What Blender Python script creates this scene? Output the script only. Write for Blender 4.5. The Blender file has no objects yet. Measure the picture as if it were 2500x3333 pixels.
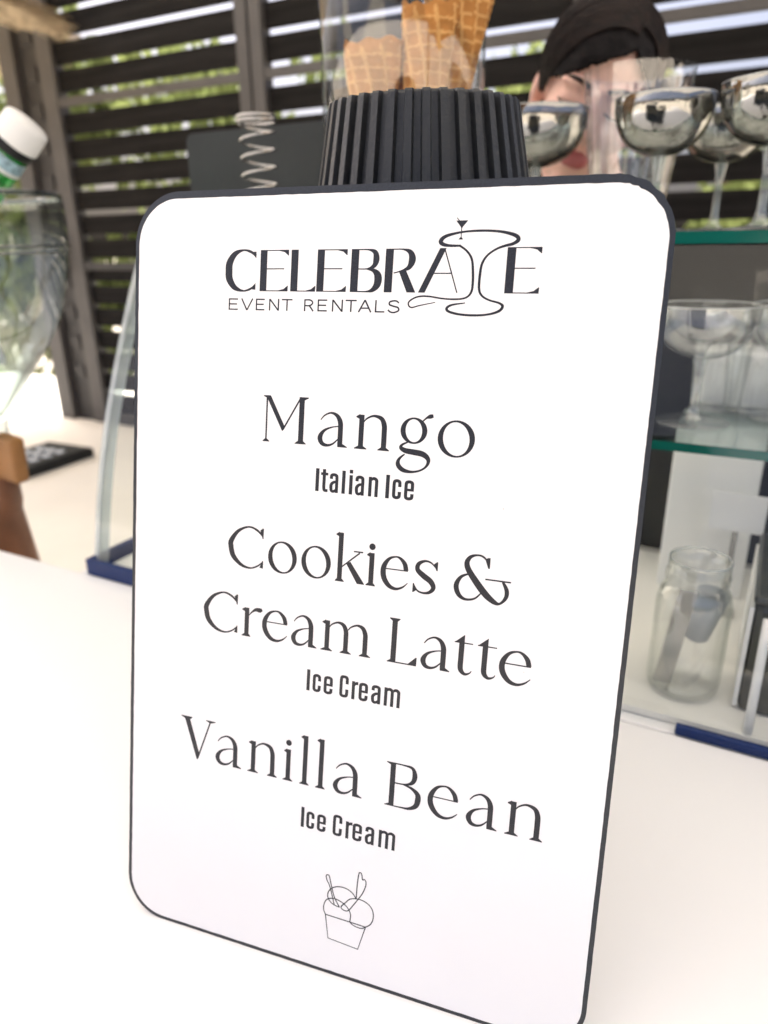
import bpy, bmesh, math, random
from mathutils import Vector, Matrix, Euler
random.seed(7)
sc = bpy.context.scene
COL = sc.collection

# ------------------------------------------------------------------ camera
F_PX = 2329.0
PITCH, ROLL, EYE = math.radians(20.8386), math.radians(-0.86), 0.3945
fw = Vector((0, math.cos(PITCH), -math.sin(PITCH)))
up0 = Vector((0, math.sin(PITCH), math.cos(PITCH)))
rt0 = Vector((1, 0, 0))
rt = rt0 * math.cos(ROLL) + up0 * math.sin(ROLL)
upv = up0 * math.cos(ROLL) - rt0 * math.sin(ROLL)
cam_d = bpy.data.cameras.new('camera')
cam = bpy.data.objects.new('camera', cam_d)
COL.objects.link(cam)
cam.matrix_world = Matrix(((rt.x, upv.x, -fw.x, 0), (rt.y, upv.y, -fw.y, 0), (rt.z, upv.z, -fw.z, EYE), (0, 0, 0, 1)))
cam_d.sensor_fit = 'HORIZONTAL'
cam_d.sensor_width = 36
cam_d.lens = 36 * F_PX / 2500
cam_d.clip_start = 0.02
cam_d.clip_end = 500
cam_d.dof.use_dof = True
cam_d.dof.focus_distance = 0.362
cam_d.dof.aperture_fstop = 8.7
sc.camera = cam

# ------------------------------------------------------------------ sky, sun, exposure
SUN = Vector((-0.42, 0.30, 0.90)).normalized()
world = bpy.data.worlds.new('World')
sc.world = world
world.use_nodes = True
wn = world.node_tree
bg = wn.nodes['Background']
sky = wn.nodes.new('ShaderNodeTexSky')
sky.sky_type = 'NISHITA'
sky.sun_disc = False
sky.sun_elevation = math.asin(SUN.z)
sky.sun_rotation = math.atan2(SUN.x, SUN.y)
sky.air_density = 0.45
sky.dust_density = 9.0
sky.ozone_density = 0.3
wn.links.new(sky.outputs[0], bg.inputs[0])
bg.inputs[1].default_value = 0.12
sun_d = bpy.data.lights.new('sun', 'SUN')
sun_d.energy = 3.2
sun_d.angle = math.radians(0.6)
sun_d.color = (1.0, 0.955, 0.89)
sun = bpy.data.objects.new('sun', sun_d)
COL.objects.link(sun)
sun.rotation_euler = SUN.to_track_quat('Z', 'Y').to_euler()
sun.location = (-2, -3, 5)
vs = sc.view_settings
vs.view_transform = 'Standard'
vs.look = 'None'
vs.gamma = 1
vs.use_curve_mapping = False
vs.exposure = 1.95
sc.cycles.use_denoising = True
sc.cycles.transparent_max_bounces = 40
sc.cycles.max_bounces = 10
sc.cycles.adaptive_threshold = 0.02
sc.cycles.caustics_reflective = False
sc.cycles.caustics_refractive = False
sc.cycles.sample_clamp_indirect = 6

# ------------------------------------------------------------------ helpers
def rgb(r, g, b):
    return (r, g, b, 1)

def mat(name, col, rough=0.5, spec=0.5, metal=0.0, noise=None, bump=None, col2=None, trans=0.0):
    """noise=(scale, low, high) multiplies the colour, bump=(scale, strength, distance)"""
    m = bpy.data.materials.new(name)
    m.use_nodes = True
    nt = m.node_tree
    b = nt.nodes['Principled BSDF']
    b.inputs['Base Color'].default_value = rgb(*col)
    b.inputs['Roughness'].default_value = rough
    b.inputs['Specular IOR Level'].default_value = spec
    b.inputs['Metallic'].default_value = metal
    if trans:
        b.inputs['Transmission Weight'].default_value = trans
    tc = nt.nodes.new('ShaderNodeTexCoord')
    if noise:
        n = nt.nodes.new('ShaderNodeTexNoise')
        n.inputs['Scale'].default_value = noise[0]
        n.inputs['Detail'].default_value = 5
        nt.links.new(tc.outputs['Object'], n.inputs['Vector'])
        r = nt.nodes.new('ShaderNodeValToRGB')
        c2 = col2 or col
        r.color_ramp.elements[0].position = 0.3
        r.color_ramp.elements[1].position = 0.7
        r.color_ramp.elements[0].color = rgb(*[c * noise[1] for c in c2])
        r.color_ramp.elements[1].color = rgb(*[min(1, c * noise[2]) for c in col])
        nt.links.new(n.outputs['Fac'], r.inputs['Fac'])
        nt.links.new(r.outputs['Color'], b.inputs['Base Color'])
    if bump:
        n = nt.nodes.new('ShaderNodeTexNoise')
        n.inputs['Scale'].default_value = bump[0]
        n.inputs['Detail'].default_value = 4
        nt.links.new(tc.outputs['Object'], n.inputs['Vector'])
        bu = nt.nodes.new('ShaderNodeBump')
        bu.inputs['Strength'].default_value = bump[1]
        bu.inputs['Distance'].default_value = bump[2]
        nt.links.new(n.outputs['Fac'], bu.inputs['Height'])
        nt.links.new(bu.outputs['Normal'], b.inputs['Normal'])
    return m

def thin_glass(name, tint=(0.96, 0.98, 0.97), edge=(0.55, 0.68, 0.66), refl=1.0, rough=0.02, haze=0.0, edge_pow=2.2):
    """a thin sheet of glass: clear face on, tinted where the sheet is seen edge on, Fresnel mirror on top"""
    m = bpy.data.materials.new(name)
    m.use_nodes = True
    nt = m.node_tree
    nt.nodes.clear()
    out = nt.nodes.new('ShaderNodeOutputMaterial')
    tr = nt.nodes.new('ShaderNodeBsdfTransparent')
    gl = nt.nodes.new('ShaderNodeBsdfGlossy')
    gl.inputs['Roughness'].default_value = rough
    gl.inputs['Color'].default_value = rgb(1, 1, 1)
    lw = nt.nodes.new('ShaderNodeLayerWeight')
    lw.inputs['Blend'].default_value = 0.5
    pw = nt.nodes.new('ShaderNodeMath')
    pw.operation = 'POWER'
    pw.inputs[1].default_value = edge_pow
    nt.links.new(lw.outputs['Facing'], pw.inputs[0])
    mx = nt.nodes.new('ShaderNodeMix')
    mx.data_type = 'RGBA'
    mx.inputs[6].default_value = rgb(*tint)
    mx.inputs[7].default_value = rgb(*edge)
    nt.links.new(pw.outputs[0], mx.inputs[0])
    nt.links.new(mx.outputs[2], tr.inputs['Color'])
    p5 = nt.nodes.new('ShaderNodeMath')            # Schlick Fresnel, the same from both sides of the sheet
    p5.operation = 'POWER'
    p5.inputs[1].default_value = 5.0
    nt.links.new(lw.outputs['Facing'], p5.inputs[0])
    mu = nt.nodes.new('ShaderNodeMath')
    mu.operation = 'MULTIPLY_ADD'
    mu.use_clamp = True
    mu.inputs[1].default_value = 0.75
    mu.inputs[2].default_value = 0.05 * refl
    nt.links.new(p5.outputs[0], mu.inputs[0])
    ms = nt.nodes.new('ShaderNodeMixShader')
    nt.links.new(mu.outputs[0], ms.inputs[0])
    nt.links.new(tr.outputs[0], ms.inputs[1])
    nt.links.new(gl.outputs[0], ms.inputs[2])
    last = ms
    if haze:
        df = nt.nodes.new('ShaderNodeBsdfDiffuse')
        df.inputs['Color'].default_value = rgb(0.8, 0.82, 0.82)
        m2 = nt.nodes.new('ShaderNodeMixShader')
        m2.inputs[0].default_value = haze
        nt.links.new(ms.outputs[0], m2.inputs[1])
        nt.links.new(df.outputs[0], m2.inputs[2])
        last = m2
    nt.links.new(last.outputs[0], out.inputs['Surface'])
    return m

def link(name, me, m=None, parent=None, smooth=False):
    o = bpy.data.objects.new(name, me)
    COL.objects.link(o)
    if m is not None and not me.materials:
        me.materials.append(m)
    if parent is not None:
        o.parent = parent
    if smooth:
        for p in me.polygons:
            p.use_smooth = True
    return o

def from_bm(name, bm, m=None, parent=None, smooth=False, recalc=True):
    if recalc:
        bmesh.ops.recalc_face_normals(bm, faces=bm.faces)
    me = bpy.data.meshes.new(name)
    bm.to_mesh(me)
    bm.free()
    return link(name, me, m, parent, smooth)

def empty(name, M=None):
    o = bpy.data.objects.new(name, None)
    o.empty_display_size = 0.02
    COL.objects.link(o)
    if M is not None:
        o.matrix_world = M if isinstance(M, Matrix) else Matrix.Translation(Vector(M))
    return o

def tag(o, label, cat, group=None):
    o['label'] = label
    o['category'] = cat
    if group:
        o['group'] = group
    return o

def struct(o):
    o['kind'] = 'structure'
    return o

def box_bm(x0, x1, y0, y1, z0, z1, bev=0.0, seg=2, M=None, bm=None):
    bm = bm or bmesh.new()
    vs_ = [bm.verts.new((x, y, z)) for x in (x0, x1) for y in (y0, y1) for z in (z0, z1)]
    idx = [(0, 1, 3, 2), (4, 6, 7, 5), (0, 4, 5, 1), (2, 3, 7, 6), (0, 2, 6, 4), (1, 5, 7, 3)]
    fs = [bm.faces.new([vs_[i] for i in f]) for f in idx]
    if bev:
        es = list({e for f in fs for e in f.edges})
        bmesh.ops.bevel(bm, geom=es, offset=bev, segments=seg, affect='EDGES', profile=0.5)
    if M is not None:
        bmesh.ops.transform(bm, matrix=M, verts=bm.verts)
    return bm

def box(name, x0, x1, y0, y1, z0, z1, m, parent=None, bev=0.0, M=None):
    return from_bm(name, box_bm(x0, x1, y0, y1, z0, z1, bev, 2, M), m, parent)

def lathe_bm(prof, seg=48, close=False, bm=None, flute=None):
    """prof: [(r, z)...]; flute=(n, depth) gives a rippled wall"""
    bm = bm or bmesh.new()
    rings = []
    for r, z in prof:
        if r < 1e-6:
            rings.append([bm.verts.new((0, 0, z))])
        else:
            ring = []
            for i in range(seg):
                a = 2 * math.pi * i / seg
                k = r
                if flute:
                    k = r * (1 + flute[1] * math.cos(a * flute[0]))
                ring.append(bm.verts.new((k * math.cos(a), k * math.sin(a), z)))
            rings.append(ring)
    n = len(rings)
    for j in range(n if close else n - 1):
        a, b = rings[j], rings[(j + 1) % n]
        for i in range(seg):
            i2 = (i + 1) % seg
            if len(a) == 1 and len(b) == 1:
                continue
            if len(a) == 1:
                bm.faces.new((a[0], b[i2], b[i]))
            elif len(b) == 1:
                bm.faces.new((a[i], a[i2], b[0]))
            else:
                bm.faces.new((a[i], a[i2], b[i2], b[i]))
    return bm

def catmull(pts, n=6, closed=False):
    out = []
    N = len(pts)
    rng = range(N if closed else N - 1)
    for i in rng:
        if closed:
            p0, p1, p2, p3 = pts[(i - 1) % N], pts[i], pts[(i + 1) % N], pts[(i + 2) % N]
        else:
            p0, p1, p2, p3 = pts[max(i - 1, 0)], pts[i], pts[i + 1], pts[min(i + 2, N - 1)]
        for k in range(n):
            t = k / n
            out.append(tuple(0.5 * ((2 * b) + (c - a) * t + (2 * a - 5 * b + 4 * c - d_) * t * t + (3 * b - a - 3 * c + d_) * t ** 3)
                             for a, b, c, d_ in zip(p0, p1, p2, p3)))
    if not closed:
        out.append(tuple(pts[-1]))
    return out

def tube_bm(pts, rad, seg=10, closed=False, bm=None, caps=True):
    """sweep a circle along points; rad is a number or one per point"""
    bm = bm or bmesh.new()
    P = [Vector(p) for p in pts]
    R = rad if isinstance(rad, (list, tuple)) else [rad] * len(P)
    rings = []
    nrm = None
    for i, p in enumerate(P):
        if closed:
            tan = (P[(i + 1) % len(P)] - P[i - 1]).normalized()
        else:
            tan = (P[min(i + 1, len(P) - 1)] - P[max(i - 1, 0)]).normalized()
        if nrm is None:
            nrm = tan.orthogonal().normalized()
        nrm = (nrm - tan * nrm.dot(tan)).normalized()
        bi = tan.cross(nrm)
        rings.append([bm.verts.new(p + (nrm * math.cos(2 * math.pi * k / seg) + bi * math.sin(2 * math.pi * k / seg)) * R[i]) for k in range(seg)])
    n = len(rings)
    for j in range(n if closed else n - 1):
        a, b = rings[j], rings[(j + 1) % n]
        for k in range(seg):
            bm.faces.new((a[k], a[(k + 1) % seg], b[(k + 1) % seg], b[k]))
    if caps and not closed:
        bm.faces.new(rings[0][::-1])
        bm.faces.new(rings[-1])
    return bm

def ray_dir(px, py):
    return rt * ((px - 1250) / F_PX) - upv * ((py - 1666.5) / F_PX) + fw
EYEV = Vector((0, 0, EYE))
def at_y(px, py, Y):
    d_ = ray_dir(px, py)
    return EYEV + d_ * (Y / d_.y)
def at_z(px, py, z):
    d_ = ray_dir(px, py)
    return EYEV + d_ * ((z - EYE) / d_.z)

# frame of the bar, the show case and the fence: s along, t away from the guest side
ORI = Vector((-0.376, 0.832, 0))
EV = Vector((0.88212, -0.47102, 0))
DV = Vector((0.47102, 0.88212, 0))
YAW = math.atan2(EV.y, EV.x)
BAR = Matrix.Translation(ORI) @ Matrix.Rotation(YAW, 4, 'Z')
def st(s, t, z=0.0):
    return ORI + EV * s + DV * t + Vector((0, 0, z))
def to_st(P):
    v = Vector(P) - ORI
    return v.dot(EV), v.dot(DV)

# ------------------------------------------------------------------ materials
M_COUNTER = mat('white laminate', (0.855, 0.855, 0.85), 0.42, 0.4, bump=(520, 0.10, 0.0006), noise=(3.0, 0.985, 1.0))
def add_specks(m, scale, size, col, mix):
    """tiny dirt specks scattered over a surface"""
    nt = m.node_tree
    b = nt.nodes['Principled BSDF']
    tc = nt.nodes.new('ShaderNodeTexCoord')
    vo = nt.nodes.new('ShaderNodeTexVoronoi')
    vo.inputs['Scale'].default_value = scale
    nt.links.new(tc.outputs['Object'], vo.inputs['Vector'])
    lt = nt.nodes.new('ShaderNodeMath')
    lt.operation = 'LESS_THAN'
    lt.inputs[1].default_value = size
    nt.links.new(vo.outputs['Distance'], lt.inputs[0])
    sp = nt.nodes.new('ShaderNodeSeparateColor')
    nt.links.new(vo.outputs['Color'], sp.inputs[0])
    g = nt.nodes.new('ShaderNodeMath')
    g.operation = 'GREATER_THAN'
    g.inputs[1].default_value = 0.80
    nt.links.new(sp.outputs[0], g.inputs[0])
    mu = nt.nodes.new('ShaderNodeMath')
    mu.operation = 'MULTIPLY'
    nt.links.new(lt.outputs[0], mu.inputs[0])
    nt.links.new(g.outputs[0], mu.inputs[1])
    m2 = nt.nodes.new('ShaderNodeMath')
    m2.operation = 'MULTIPLY'
    m2.inputs[1].default_value = mix
    nt.links.new(mu.outputs[0], m2.inputs[0])
    mx = nt.nodes.new('ShaderNodeMix')
    mx.data_type = 'RGBA'
    mx.inputs[7].default_value = rgb(*col)
    old = b.inputs['Base Color'].links[0].from_socket
    nt.links.new(m2.outputs[0], mx.inputs[0])
    nt.links.new(old, mx.inputs[6])
    nt.links.new(mx.outputs[2], b.inputs['Base Color'])
add_specks(M_COUNTER, 38, 0.028, (0.18, 0.16, 0.13), 0.8)
M_PLINTH = mat('white painted panel', (0.75, 0.74, 0.72), 0.6, 0.3, bump=(60, 0.1, 0.001))
M_FLOOR = mat('pale paving', (0.46, 0.42, 0.35), 0.8, 0.2, noise=(6, 0.8, 1.05), bump=(40, 0.2, 0.004))
M_LEDGE = mat('cream stone', (0.83, 0.80, 0.73), 0.7, 0.3, noise=(5, 0.93, 1.0), bump=(70, 0.15, 0.002))
M_SLAT = mat('dark stained timber', (0.0105, 0.0095, 0.0092), 0.75, 0.1, noise=(9, 0.5, 1.6), bump=(60, 0.3, 0.002))
for n_ in list(M_SLAT.node_tree.nodes):
    if n_.type == 'TEX_NOISE':
        mp_ = M_SLAT.node_tree.nodes.new('ShaderNodeMapping')
        mp_.inputs['Scale'].default_value = (0.35, 4.0, 6.0)
        src_ = n_.inputs['Vector'].links[0].from_socket
        M_SLAT.node_tree.links.new(src_, mp_.inputs['Vector'])
        M_SLAT.node_tree.links.new(mp_.outputs[0], n_.inputs['Vector'])
M_FRAME = mat('grey fence frame', (0.072, 0.067, 0.065), 0.5, 0.4, noise=(12, 0.85, 1.1))
M_FRAME_D = mat('dark fence frame', (0.030, 0.028, 0.028), 0.5, 0.4)
M_BLACK = mat('black plastic', (0.010, 0.011, 0.012), 0.5, 0.3)
M_WHITE = mat('white plastic', (0.80, 0.80, 0.78), 0.35, 0.5)
M_BLUE = mat('blue trim', (0.002, 0.019, 0.105), 0.4, 0.35)
M_STEEL = mat('steel', (0.50, 0.485, 0.47), 0.25, 0.5, metal=1.0)
M_CASEFLOOR = mat('cream enamel', (0.90, 0.875, 0.82), 0.4, 0.4, noise=(6, 0.97, 1.0))
M_CHAR = mat('charcoal panel', (0.014, 0.014, 0.015), 0.7, 0.2)
M_PINK = mat('pink sticker', (0.65, 0.12, 0.20), 0.5, 0.3)
M_PANE = thin_glass('case pane', (0.98, 0.99, 0.985), (0.75, 0.86, 0.84), 0.6)
M_TEALEDGE = mat('green glass edge', (0.004, 0.11, 0.085), 0.15, 0.6)
M_PALEEDGE = thin_glass('pale glass edge', (0.86, 0.92, 0.92), (0.6, 0.72, 0.72), 2.0, haze=0.38)
M_CLEAR = thin_glass('clear drinking glass', (0.97, 0.975, 0.97), (0.42, 0.46, 0.45), 2.6, edge_pow=2.6, haze=0.02)
M_JARGLASS = thin_glass('jar glass', (0.97, 0.972, 0.965), (0.62, 0.66, 0.63), 1.9, edge_pow=3.4, haze=0.01)

# ------------------------------------------------------------------ setting
def sheet(name, corners, z, m):
    me = bpy.data.meshes.new(name)
    me.from_pydata([(x, y, z) for x, y in corners], [], [tuple(range(len(corners)))])
    return struct(link(name, me, m))
FLOOR_Z = -1.06
sheet('ground', [(-60, -30), (60, -30), (60, 90), (-60, 90)], FLOOR_Z, M_FLOOR)

# bar counter the board stands on
bar = empty('bar_counter', BAR)
tag(bar, 'white bar counter under the menu board', 'counter')
box('counter_top', -1.9, 1.9, -1.35, -0.004, -0.04, 0.0, M_COUNTER, bar, 0.0025)
box('front_panel', -1.85, 1.85, -1.25, -0.02, FLOOR_Z, -0.041, M_PLINTH, bar)

# cabinet carrying the show case
cab = empty('case_cabinet', BAR)
tag(cab, 'white cabinet carrying the glass show case behind the counter', 'cabinet')
box('body', -0.015, 1.75, 0.0, 0.395, FLOOR_Z, -0.022, M_PLINTH, cab)
box('top_board', -0.02, 1.76, -0.001, 0.40, -0.0215, -0.0015, M_COUNTER, cab, 0.002)

# cream ledge at the left
led = empty('stone_ledge', BAR)
tag(led, 'cream stone ledge in front of the slatted fence at left', 'ledge')
box('coping', -3.2, -0.04, 0.02, 2.15, -0.34, -0.30, M_LEDGE, led, 0.004)
box('base', -3.15, -0.09, 0.06, 2.1, FLOOR_Z, -0.341, M_PLINTH, led)
box('coping', -0.035, 0.2, 0.55, 2.15, -0.34, -0.30, M_LEDGE, led, 0.004)
box('base', -0.08, 0.16, 0.6, 2.1, FLOOR_Z, -0.341, M_PLINTH, led)

# ------------------------------------------------------------------ slatted fence
GAPS_UP = [0.892 + 0.0845 * k for k in range(0, 9)]
GAPS_DN = [0.842 - 0.0845 * k for k in range(0, 14)]
GAP_H = 0.0185
def slat_rows():
    rows = []
    for a, b in zip(GAPS_UP[:-1], GAPS_UP[1:]):
        rows.append((a + GAP_H / 2, b - GAP_H / 2))
    for b, a in zip(GAPS_DN[:-1], GAPS_DN[1:]):
        rows.append((a + GAP_H / 2, b - GAP_H / 2))
    return rows
ROWS = slat_rows()
slat_cache = {}
def fence_panel(s0, s1, label, stile_l=0.05, stile_r=0.05, rails=(0.867,), z_bot=-0.27):
    p = empty('fence_panel', BAR @ Matrix.Translation((0, 1.5, 0)))
    tag(p, label, 'fence', 'dark slatted fence panels behind the bar')
    a, b = s0 + stile_l, s1 - stile_r
    for z0, z1 in ROWS:
        key = (round(b - a, 3), round(z1 - z0, 3))
        if key not in slat_cache:
            bm = box_bm(-(b - a) / 2, (b - a) / 2, -0.011, 0.011, -(z1 - z0) / 2, (z1 - z0) / 2, 0.002, 1)
            me = bpy.data.meshes.new('slat')
            bmesh.ops.recalc_face_normals(bm, faces=bm.faces)
            bm.to_mesh(me)
            bm.free()
            me.materials.append(M_SLAT)
            slat_cache[key] = me
        if z0 < z_bot:
            continue
        o = link('slat', slat_cache[key], None, p)
        o.location = ((a + b) / 2, random.uniform(-0.002, 0.002), (z0 + z1) / 2)
        o.rotation_euler = (math.radians(random.uniform(-1.5, 1.5)), math.radians(random.uniform(-0.12, 0.12)), 0)
    zt = GAPS_UP[-1] + 0.06
    if stile_l:
        box('stile', s0, s0 + stile_l, -0.03, 0.02, z_bot - 0.03, zt, M_FRAME, p, 0.002)
    if stile_r:
        box('stile', s1 - stile_r, s1, -0.03, 0.02, z_bot - 0.03, zt, M_FRAME, p, 0.002)
    for z in rails:
        box('rail', a, b, -0.026, -0.0115, z - 0.0135, z + 0.0135, M_FRAME_D if z < 0.5 else M_FRAME, p, 0.001)
    box('rail', a, b, -0.03, 0.02, zt - 0.05, zt, M_FRAME, p, 0.002)
    box('rail', a, b, -0.03, 0.02, z_bot - 0.03, z_bot + 0.02, M_FRAME_D, p, 0.002)
    return p
fence_panel(-1.725, -0.80, 'slatted fence panel left of the middle post, cut by the leaning black frame', 0.075, 0.043, rails=(0.867, 0.315))
fence_panel(-0.79, 0.22, 'slatted fence panel behind the cone jar, right of the middle post', 0.043, 0.04)
fence_panel(0.225, 1.35, 'slatted fence panel behind the person and smoky coupe glasses at right', 0.04, 0.04, z_bot=-0.9)
# the folded end post with its hinge plates
ep = empty('end_post', BAR @ Matrix.Translation((0, 1.5, 0)))
tag(ep, 'tall grey end post of the slatted fence at far left', 'post')
zt = GAPS_UP[-1] + 0.06
box('post', -1.915, -1.835, -0.04, 0.04, -0.30, zt, M_FRAME, ep, 0.003)
box('channel', -1.834, -1.728, -0.012, 0.03, -0.30, zt, M_FRAME_D, ep)
for k in range(13):
    z = -0.12 + k * 0.118
    box('hinge_plate', -1.81, -1.752, -0.02, -0.0125, z, z + 0.05, M_FRAME_D, ep, 0.001)
box('latch', -1.80, -1.735, -0.06, -0.021, 0.29, 0.43, M_BLACK, ep, 0.008)

# ------------------------------------------------------------------ beyond the fence
M_LEAF = bpy.data.materials.new('leaf')
M_LEAF.use_nodes = True
nt = M_LEAF.node_tree
nt.nodes.clear()
o_ = nt.nodes.new('ShaderNodeOutputMaterial')
df = nt.nodes.new('ShaderNodeBsdfDiffuse')
tl = nt.nodes.new('ShaderNodeBsdfTranslucent')
mxs = nt.nodes.new('ShaderNodeMixShader')
mxs.inputs[0].default_value = 0.5
geo = nt.nodes.new('ShaderNodeTexCoord')
nz = nt.nodes.new('ShaderNodeTexNoise')
nz.inputs['Scale'].default_value = 1.6
rp = nt.nodes.new('ShaderNodeValToRGB')
rp.color_ramp.elements[0].color = rgb(0.10, 0.135, 0.045)
rp.color_ramp.elements[1].color = rgb(0.26, 0.30, 0.11)
nt.links.new(geo.outputs['Object'], nz.inputs['Vector'])
nt.links.new(nz.outputs['Fac'], rp.inputs['Fac'])
nt.links.new(rp.outputs['Color'], df.inputs['Color'])
nt.links.new(rp.outputs['Color'], tl.inputs['Color'])
nt.links.new(df.outputs[0], mxs.inputs[1])
nt.links.new(tl.outputs[0], mxs.inputs[2])
nt.links.new(mxs.outputs[0], o_.inputs['Surface'])
M_BARK = mat('bark', (0.10, 0.075, 0.05), 0.9, 0.1, noise=(20, 0.6, 1.2))

def leaf_mass(name, clumps, n_per, size, parent=None):
    V_, F_ = [], []
    for (c, r) in clumps:
        for _ in range(n_per):
            while True:
                q = Vector((random.uniform(-1, 1), random.uniform(-1, 1), random.uniform(-1, 1)))
                if 0.25 < q.length < 1:
                    break
            p = Vector(c) + Vector((q.x * r[0], q.y * r[1], q.z * r[2]))
            Rm = Euler((random.uniform(0, 6.3), random.uniform(0, 6.3), random.uniform(0, 6.3))).to_matrix()
            s = size * random.uniform(0.6, 1.3)
            k = len(V_)
            for dx, dy in ((-0.5, 0), (0, -0.28), (0.6, 0), (0, 0.28)):
                V_.append(p + Rm @ Vector((dx * s, dy * s, 0.06 * s * (1 if dy else 0))))
            F_.append((k, k + 1, k + 2, k + 3))
    me = bpy.data.meshes.new(name)
    me.from_pydata(V_, [], F_)
    return link(name, me, M_LEAF, parent)

def tree(s, t, h, spread, label, n_cl=14, n_per=230, low=0.25):
    b = st(s, t, FLOOR_Z)
    r = empty('garden_tree', b)
    tag(r, label, 'tree', 'garden trees beyond the fence')
    pts = [(0, 0, 0), (0.04, 0.02, h * 0.3), (-0.03, 0.05, h * 0.6), (0.03, 0, h * 0.85)]
    bm = tube_bm(catmull(pts, 4), [0.09 - 0.0055 * i for i in range(13)], 8)
    for k in range(5):
        a = random.uniform(0, 6.28)
        z0 = h * random.uniform(0.35, 0.7)
        tube_bm([(0, 0, z0), (math.cos(a) * spread * 0.4, math.sin(a) * spread * 0.4, z0 + 0.25), (math.cos(a) * spread * 0.8, math.sin(a) * spread * 0.8, z0 + 0.55)], [0.04, 0.025, 0.01], 6, bm=bm)
    from_bm('trunk', bm, M_BARK, r, True)
    cl = []
    for k in range(n_cl):
        a = random.uniform(0, 6.28)
        rr = spread * math.sqrt(random.random())
        cl.append(((math.cos(a) * rr, math.sin(a) * rr, h * random.uniform(low, 1.0)), (random.uniform(0.3, 0.55),) * 2 + (random.uniform(0.25, 0.45),)))
    leaf_mass('crown', cl, n_per, 0.12, r)
    return r
tree(-4.35, 3.4, 3.4, 0.9, 'bright green tree showing left of the grey end post', 20, 260)
tree(-2.6, 4.2, 2.6, 0.9, 'leafy tree seen through the gaps of the left fence panel')
tree(-1.1, 5.0, 2.7, 0.9, 'leafy tree seen through the gaps beside the middle post', 12, 200)
tree(0.9, 5.2, 2.3, 0.9, 'leafy tree seen through the gaps behind the person', 12, 190)
# low hedge, one mass
hb = []
for k in range(46):
    hb.append((st(-5.5 + k * 0.19, 3.5 + random.uniform(-0.2, 0.2), FLOOR_Z + random.uniform(0.3, 1.35)), (0.3, 0.3, 0.32)))
hedge = leaf_mass('hedge', hb, 150, 0.09)
hedge['kind'] = 'stuff'
hedge['label'] = 'green hedge running behind the slatted fence'
hedge['category'] = 'hedge'
# garden wall and sand coloured kerb glimpsed beside the post foot
M_GWALL = mat('pale rendered wall', (0.62, 0.66, 0.68), 0.8, 0.2, noise=(4, 0.9, 1.05))
M_TAN = mat('tan stone', (0.55, 0.47, 0.30), 0.8, 0.2, noise=(9, 0.8, 1.1))
gw = from_bm('garden_wall', box_bm(-6.4, -2.3, 3.0, 3.15, FLOOR_Z, -0.62, 0.01, 2, BAR), M_GWALL)
tag(gw, 'pale grey blue low garden wall beside the foot of the end post', 'wall')
kb = empty('stone_kerb', BAR)
tag(kb, 'tan stone kerb below the pale garden wall at left', 'kerb')
for k in range(9):
    box('stone', -5.0 + k * 0.3, -5.0 + k * 0.3 + 0.285, 2.35, 2.6, FLOOR_Z, -0.62 + random.uniform(-0.01, 0.01), M_TAN, kb, 0.012)
# thatched parasol rim at the upper left
M_STRAW = mat('straw thatch', (0.62, 0.50, 0.34), 0.9, 0.1, noise=(40, 0.5, 1.2))
tp = empty('thatched_parasol', st(-2.17, 0.90, 0.0))
tag(tp, 'straw thatched parasol rim hanging into the upper left corner', 'parasol')
TZ = lambda z: 1.045 + (z - 1.24) * 0.5
V_, F_ = [], []
for k in range(2600):
    a = random.uniform(0, 2 * math.pi)
    r0, r1 = 0.62 + random.uniform(-0.08, 0.02), 0.86 + random.uniform(-0.05, 0.03)
    z0, z1 = TZ(1.48 + random.uniform(-0.03, 0.05)), TZ(1.26 + random.uniform(-0.04, 0.06))
    da = random.uniform(-0.05, 0.05)
    w = 0.006
    i = len(V_)
    ca, sa, cb, sb = math.cos(a), math.sin(a), math.cos(a + da), math.sin(a + da)
    V_ += [(r0 * ca - sa * w, r0 * sa + ca * w, z0), (r0 * ca + sa * w, r0 * sa - ca * w, z0), (r1 * cb + sb * w * .5, r1 * sb - cb * w * .5, z1), (r1 * cb - sb * w * .5, r1 * sb + cb * w * .5, z1)]
    F_.append((i, i + 1, i + 2, i + 3))
me = bpy.data.meshes.new('fringe')
me.from_pydata(V_, [], F_)
link('fringe', me, M_STRAW, tp)
from_bm('roof', lathe_bm([(r, TZ(z)) for r, z in ((0.0, 1.95), (0.3, 1.78), (0.58, 1.54), (0.64, 1.49), (0.62, 1.48), (0.5, 1.5), (0.0, 1.8))], 40), M_STRAW, tp, True)
from_bm('pole', tube_bm([(0, 0, -0.299), (0, 0, 1.33)], 0.025, 12), M_BARK, tp, True)

# ------------------------------------------------------------------ the menu board
BL = Vector((-0.16627652, 0.33659122, 0.0))
UV_ = Vector((0.263584543, -0.0926690213, 0.0)).normalized()
VV_ = Vector((0.03298749, 0.09400422, 0.42029543)).normalized()
VV_ = (VV_ - UV_ * VV_.dot(UV_)).normalized()
NV_ = UV_.cross(VV_).normalized()          # towards the guest
BOARD_M = Matrix(((UV_.x, VV_.x, NV_.x, BL.x), (UV_.y, VV_.y, NV_.y, BL.y), (UV_.z, VV_.z, NV_.z, BL.z), (0, 0, 0, 1)))
BW, BH = 279.4, 431.9      # millimetres
mm = 0.001
M_BOARDBLACK = mat('black printed border', (0.015, 0.018, 0.024), 0.38, 0.55, noise=(900, 0.7, 1.35), bump=(1500, 0.15, 0.0002))
M_BOARDEDGE = mat('fibre board edge', (0.30, 0.22, 0.14), 0.8, 0.2, noise=(300, 0.6, 1.2))
M_BOARDWHITE = mat('white printed face', (0.86, 0.852, 0.845), 0.38, 0.45, noise=(9, 0.978, 1.0), bump=(700, 0.07, 0.0002))
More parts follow.
